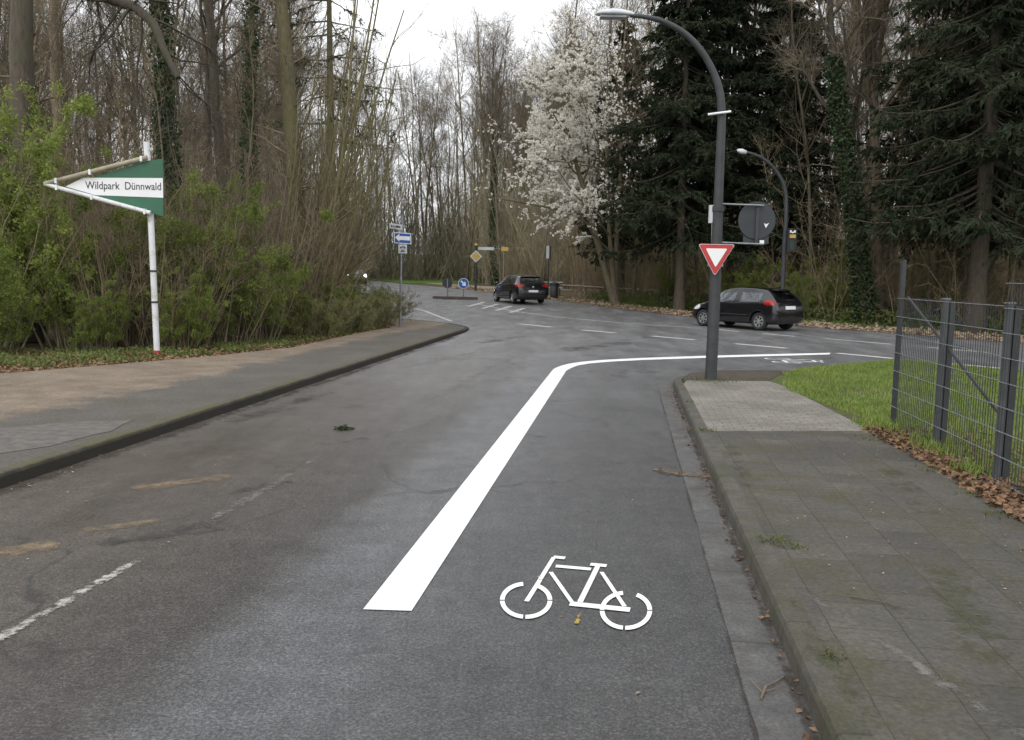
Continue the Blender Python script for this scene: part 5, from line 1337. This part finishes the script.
    for s_ in (1, -1):
        ell('side_mirror', (T['mx'], s_ * (Wc / 2 + .06), T['mz']), (.07, .10, .065), paint_m)
        for dxh in T['handles']:
            fy = flank(dxh, T['hz2']); MB().box(dxh - .09, dxh + .09, s_ * fy - .012, s_ * fy + .022, T['hz2'], T['hz2'] + .03).build('door_handle', paint_m, root)
        mb = MB(); xs = np.linspace(wx[0] + wr_ + .12, wx[1] - wr_ - .12, 9); P_ = [(x, s_ * (flank(x, .50) + .004), .50) for x in xs]
        mb.tube(P_, .022, 6).build('rub_strip', M['dark_trim'], root, True)
    on_rear('number_plate', -.26, .26, T['pz'], T['pz'] + .11, M['plate'])
    on_rear('bumper_strip', -Wc * .34, Wc * .34, .40, .46, M['dark_trim'], .008)
    on_rear('rear_wiper', -.30, .12, T['wz'], T['wz'] + .02, M['dark_trim'], .01)
    if 'bz' in T: MB().lathe([(0, .0), (.055, 0), (.05, .02), (0, .022)], 16, Matrix.Translation((rear(0, T['bz']) - .004, 0, T['bz'])) @ Matrix.Rotation(-math.pi / 2 + .2, 4, 'Y')).build('badge', M['rim'], root, True)
    bmA.free()
    sx_, sz_ = T['sx'], T['sz']
    MB().prism([(sx_ - .13, sz_ - .055), (sx_ - .02, sz_ - .012), (sx_ + .05, sz_ + .004), (sx_ - .12, sz_ - .03)], -Wc * .30, Wc * .30).build('roof_spoiler', paint_m, root)
    return tag(root, label, 'car')

glassS, wheels, extra = {}, {}, {}
# (x, underside, belt, top, half widths: sill, belt, top)
small = [(-1.90, .40, .60, .66, .62, .66, .58), (-1.87, .26, .78, .90, .72, .75, .64), (-1.76, .21, .90, 1.06, .77, .80, .66), (-1.62, .20, .94, 1.19, .79, .82, .63), (-1.40, .19, .955, 1.355, .80, .825, .575),
         (-1.30, .18, .955, 1.385, .80, .825, .565), (-.90, .18, .94, 1.42, .80, .825, .56), (-.34, .18, .92, 1.432, .80, .825, .56), (-.24, .18, .918, 1.432, .80, .825, .56), (.35, .18, .90, 1.385, .80, .82, .545),
         (.62, .18, .90, 1.25, .80, .81, .56), (1.02, .18, .89, 1.00, .80, .80, .60), (1.12, .18, .87, .95, .80, .79, .62), (1.55, .19, .78, .84, .78, .75, .58), (1.80, .22, .64, .70, .72, .68, .50), (1.91, .32, .52, .56, .56, .55, .42)]
name_k = 'small'
for i, g_ in ((3, 'r'), (5, 's'), (6, 's'), (8, 's'), (9, 's'), (10, 's')): glassS[('small', i)] = g_
glassS[('small', 9)] = 'sw'; glassS[('small', 10)] = 'sw'; glassS[('small', 3)] = 'r'; glassS[('small', 2)] = 'r'
wheels['small'] = (-1.21, 1.23)
extra['small'] = dict(tx=-1.62, ty=.80, tz=.93, tr=(.21, .20, .095), hx=1.62, hy=.66, hz=.70, hr=(.28, .17, .11), mx=.72, mz=.98, handles=(-.18,), hw=.835, hz2=.80, px=-1.86, pz=.72, wx=-1.70, wz=1.02, sx=-1.38, sz=1.37)
hm = math.atan2(.83, -.55)
make_car('parked_car', (8.15, 30.3), hm + R(2.5), small, M['car_black'], (3.83, 1.66, 1.43), 'black small three-door car driving left behind the street lamp pole', doors=2)
name_k = 'golf'
golf = [(-2.10, .38, .60, .66, .66, .70, .62), (-2.07, .26, .80, .92, .76, .80, .68), (-2.0, .21, .95, 1.05, .82, .86, .72), (-1.86, .20, .98, 1.18, .84, .875, .68), (-1.62, .19, .99, 1.40, .85, .88, .62),
        (-1.42, .18, .99, 1.445, .85, .88, .60), (-.95, .18, .97, 1.475, .85, .88, .595), (-.30, .18, .955, 1.485, .85, .88, .595), (-.20, .18, .95, 1.485, .85, .88, .595), (.40, .18, .93, 1.44, .85, .875, .58),
        (.75, .18, .93, 1.28, .85, .865, .60), (1.15, .18, .92, 1.03, .85, .85, .65), (1.25, .18, .90, .98, .85, .84, .66), (1.75, .19, .80, .86, .82, .79, .62), (2.0, .22, .64, .70, .76, .72, .54), (2.10, .32, .52, .56, .60, .58, .45)]
for i, g_ in ((2, 'r'), (3, 'r'), (5, 's'), (6, 's'), (8, 's'), (9, 'sw'), (10, 'sw')): glassS[('golf', i)] = g_
wheels['golf'] = (-1.28, 1.30)
extra['golf'] = dict(tx=-1.95, ty=.78, tz=.93, tr=(.24, .30, .085), hx=1.82, hy=.70, hz=.70, hr=(.26, .20, .10), mx=.80, mz=1.02, handles=(-.75, .12), hw=.89, hz2=.84, px=-2.09, pz=.60, wx=-1.92, wz=1.04, sx=-1.58, sz=1.425, bx=-2.05, bz=.86)
make_car('parked_car', (.28, 46.3), math.atan2(.94, -.36), golf, M['car_black'], (4.2, 1.78, 1.48), 'black five-door hatchback driving away beside the traffic island', doors=4)
for i, g_ in ((2, 'r'), (3, 'r'), (5, 's'), (6, 's'), (8, 's'), (9, 'sw'), (10, 'sw')): pass
make_car('parked_car', (-13.6, 73), math.atan2(-.9, .38), golf, M['car_silver'], (4.2, 1.78, 1.48), 'oncoming car with lit headlights glimpsed through the leaning bush', lit=True)
for o in list(bpy.data.objects):
    if o.name.startswith('parked_car'): o['group'] = 'cars on the main road'
bpy.data.objects['parked_car'].name = 'small_car'
bpy.data.objects['parked_car.001'].name = 'hatchback_car'
bpy.data.objects['parked_car.002'].name = 'oncoming_car'

# ------------------------------------------------------------------ small things on the ground
def twig_thing(name, pts, r, label, side=0, needles=0, mat='bark_brown'):
    p0 = Vector(pts[0]); P = np.array([tuple(Vector(p) - p0) for p in pts]); s = MB().tube(P, np.linspace(r, r * .5, len(P)), 6)
    S = (P[None], np.linspace(r, r * .5, len(P))[None])
    if side:
        b = grow(*S, side, .1, 1, 45, 15, .10, 4, .15, 0, .6, rmin=.0015); b[0][:, :, 2] = np.abs(b[0][:, :, 2]) * .4 + .002; put(s, (b,), (4,))
    o = s.build(name, M[mat]); o.location = p0
    if needles:
        j = rng.integers(0, side, needles); C, D = ends(b[0][j], 0.); mb = MB(); mb.add(*cards(C, nrm(D + .5 * rng.normal(size=D.shape)), .03, .006)); mb.build('needles', M['dead_leaf'], o)
    return tag(o, label, 'twig')
twig_thing('fallen_twig', [(1.27, 7.52, .012), (1.38, 7.40, .016), (1.50, 7.30, .014), (1.68, 7.24, .012)], .007, 'reddish fallen conifer twig lying across the gutter', 14, 160)
twig_thing('fallen_stick', [(1.035, 3.33, .012), (1.08, 3.42, .02), (1.12, 3.45, .018), (1.19, 3.53, .012)], .006, 'short dark crooked stick in the gutter near the front', 2)
twig_thing('fallen_stick', [(1.72, 4.18, .128), (1.83, 4.12, .13), (1.93, 4.03, .128)], .004, 'thin forked twig lying on the mossy paving slabs', 3)
twig_thing('fallen_stick', [(1.0, 2.98, .01), (1.06, 2.93, .014), (1.12, 2.90, .01)], .005, 'tiny dark stick in the gutter at the bottom edge', 1)
twig_thing('fallen_stick', [(3.05, 5.0, .128), (3.25, 5.12, .13), (3.45, 5.15, .128)], .005, 'thin twig on the slabs near the mesh fence', 2)
# leaf tuft lying on the roadway
m = MB(); n = 60; C = rng.normal(size=(n, 3)) * np.array([.04, .025, .008]) + np.array([0, 0, .018]); D = nrm(rng.normal(size=(n, 3)) * np.array([1, 1, .4]))
m.add(*cards(C, D, .06, .03)); o = m.build('leaf_tuft', M['ivy']); o.location = (-1.83, 9.25, .0); tag(o, 'small dark green sprig lying on the roadway left of the centre', 'sprig')
m = MB(); n = 90; q = np.stack([rng.uniform(-4, 1.0, n), rng.uniform(3.2, 14, n)], -1); D = nrm(np.concatenate([rng.normal(size=(n, 2)), rng.normal(size=(n, 1)) * .2], 1)); s = .022 * rng.uniform(.4, 1.5, n)
q = q[(q[:, 0] > lk(q[:, 1]) + .2)]; n = len(q)
m.add(*cards(np.concatenate([q, np.full((n, 1), .008)], 1), D[:n], s[:n], s[:n] * .6, nrm(np.array([0, 0, 1.]) + .2 * rng.normal(size=(n, 3)))))
q = fill([(1.5, 3), (3.4, 5), (3.6, 8.8), (2.1, 8.8)], 70); n = 70; D = nrm(np.concatenate([rng.normal(size=(n, 2)), rng.normal(size=(n, 1)) * .2], 1))
m.add(*cards(np.concatenate([q, np.full((n, 1), .126)], 1), D, .022, .012, nrm(np.array([0, 0, 1.]) + .2 * rng.normal(size=(n, 3)))))
n = 160; yy = rng.uniform(4, 22, n); q = np.stack([lk(yy) + np.abs(rng.normal(size=n)) * .10 + .03, yy], -1); D = nrm(np.concatenate([rng.normal(size=(n, 2)), rng.normal(size=(n, 1)) * .2], 1))
m.add(*cards(np.concatenate([q, np.full((n, 1), .012)], 1), D, .03 * rng.uniform(.4, 1.5, n), .016, nrm(np.array([0, 0, 1.]) + .3 * rng.normal(size=(n, 3)))))
tag(m.build('scattered_leaf_bits', M['pale_leaf']), 'tiny leaf bits scattered over roadway and slabs', 'leaves', kind='stuff')

# ------------------------------------------------------------------ daylight
w = bpy.data.worlds.new('World'); scene.world = w; w.use_nodes = True; nt = w.node_tree
bg = nt.nodes['Background']; sky = nt.nodes.new('ShaderNodeTexSky'); sky.sky_type = 'NISHITA'; sky.sun_disc = False
SUN_EL, SUN_AZ = 48, 205
sky.sun_elevation = R(SUN_EL); sky.sun_rotation = R(SUN_AZ); sky.air_density = 1.0; sky.dust_density = 6.0; sky.ozone_density = 1.0
hs = nt.nodes.new('ShaderNodeHueSaturation'); hs.inputs['Saturation'].default_value = .22
nt.links.new(sky.outputs['Color'], hs.inputs['Color']); tc = nt.nodes.new('ShaderNodeTexCoord'); cn = nt.nodes.new('ShaderNodeTexNoise'); cn.inputs['Scale'].default_value = 2.2; cn.inputs['Detail'].default_value = 6
cm_ = nt.nodes.new('ShaderNodeMapping'); cm_.inputs['Scale'].default_value = (1, 1, 2.2); nt.links.new(tc.outputs['Generated'], cm_.inputs['Vector']); nt.links.new(cm_.outputs['Vector'], cn.inputs['Vector'])
crp = nt.nodes.new('ShaderNodeValToRGB'); crp.color_ramp.elements[0].position = .3; crp.color_ramp.elements[0].color = (4.6, 4.75, 5.0, 1); crp.color_ramp.elements[1].position = .7; crp.color_ramp.elements[1].color = (6.4, 6.45, 6.55, 1)
nt.links.new(cn.outputs['Fac'], crp.inputs['Fac'])
cmx = nt.nodes.new('ShaderNodeMix'); cmx.data_type = 'RGBA'; cmx.inputs[0].default_value = .85
nt.links.new(hs.outputs['Color'], cmx.inputs[6]); nt.links.new(crp.outputs['Color'], cmx.inputs[7])
nt.links.new(cmx.outputs[2], bg.inputs['Color']); bg.inputs['Strength'].default_value = .15
sl = bpy.data.lights.new('sun', 'SUN'); sl.energy = .6; sl.angle = R(40); sl.color = (1, .97, .93)
so = bpy.data.objects.new('sun', sl); COL.objects.link(so)
az = R(SUN_AZ); el = R(SUN_EL); dv = Vector((math.sin(az) * math.cos(el), math.cos(az) * math.cos(el), math.sin(el)))
so.rotation_euler = dv.to_track_quat('Z', 'Y').to_euler()
vs = scene.view_settings; scene.display_settings.display_device = 'sRGB'
vs.view_transform = 'Standard'; vs.look = 'None'; vs.gamma = 1; vs.use_curve_mapping = False; vs.exposure = 0.85
scene.render.engine = 'CYCLES'; scene.cycles.max_bounces = 5; scene.cycles.diffuse_bounces = 3; scene.cycles.glossy_bounces = 2; scene.cycles.transparent_max_bounces = 16
scene.cycles.use_denoising = True
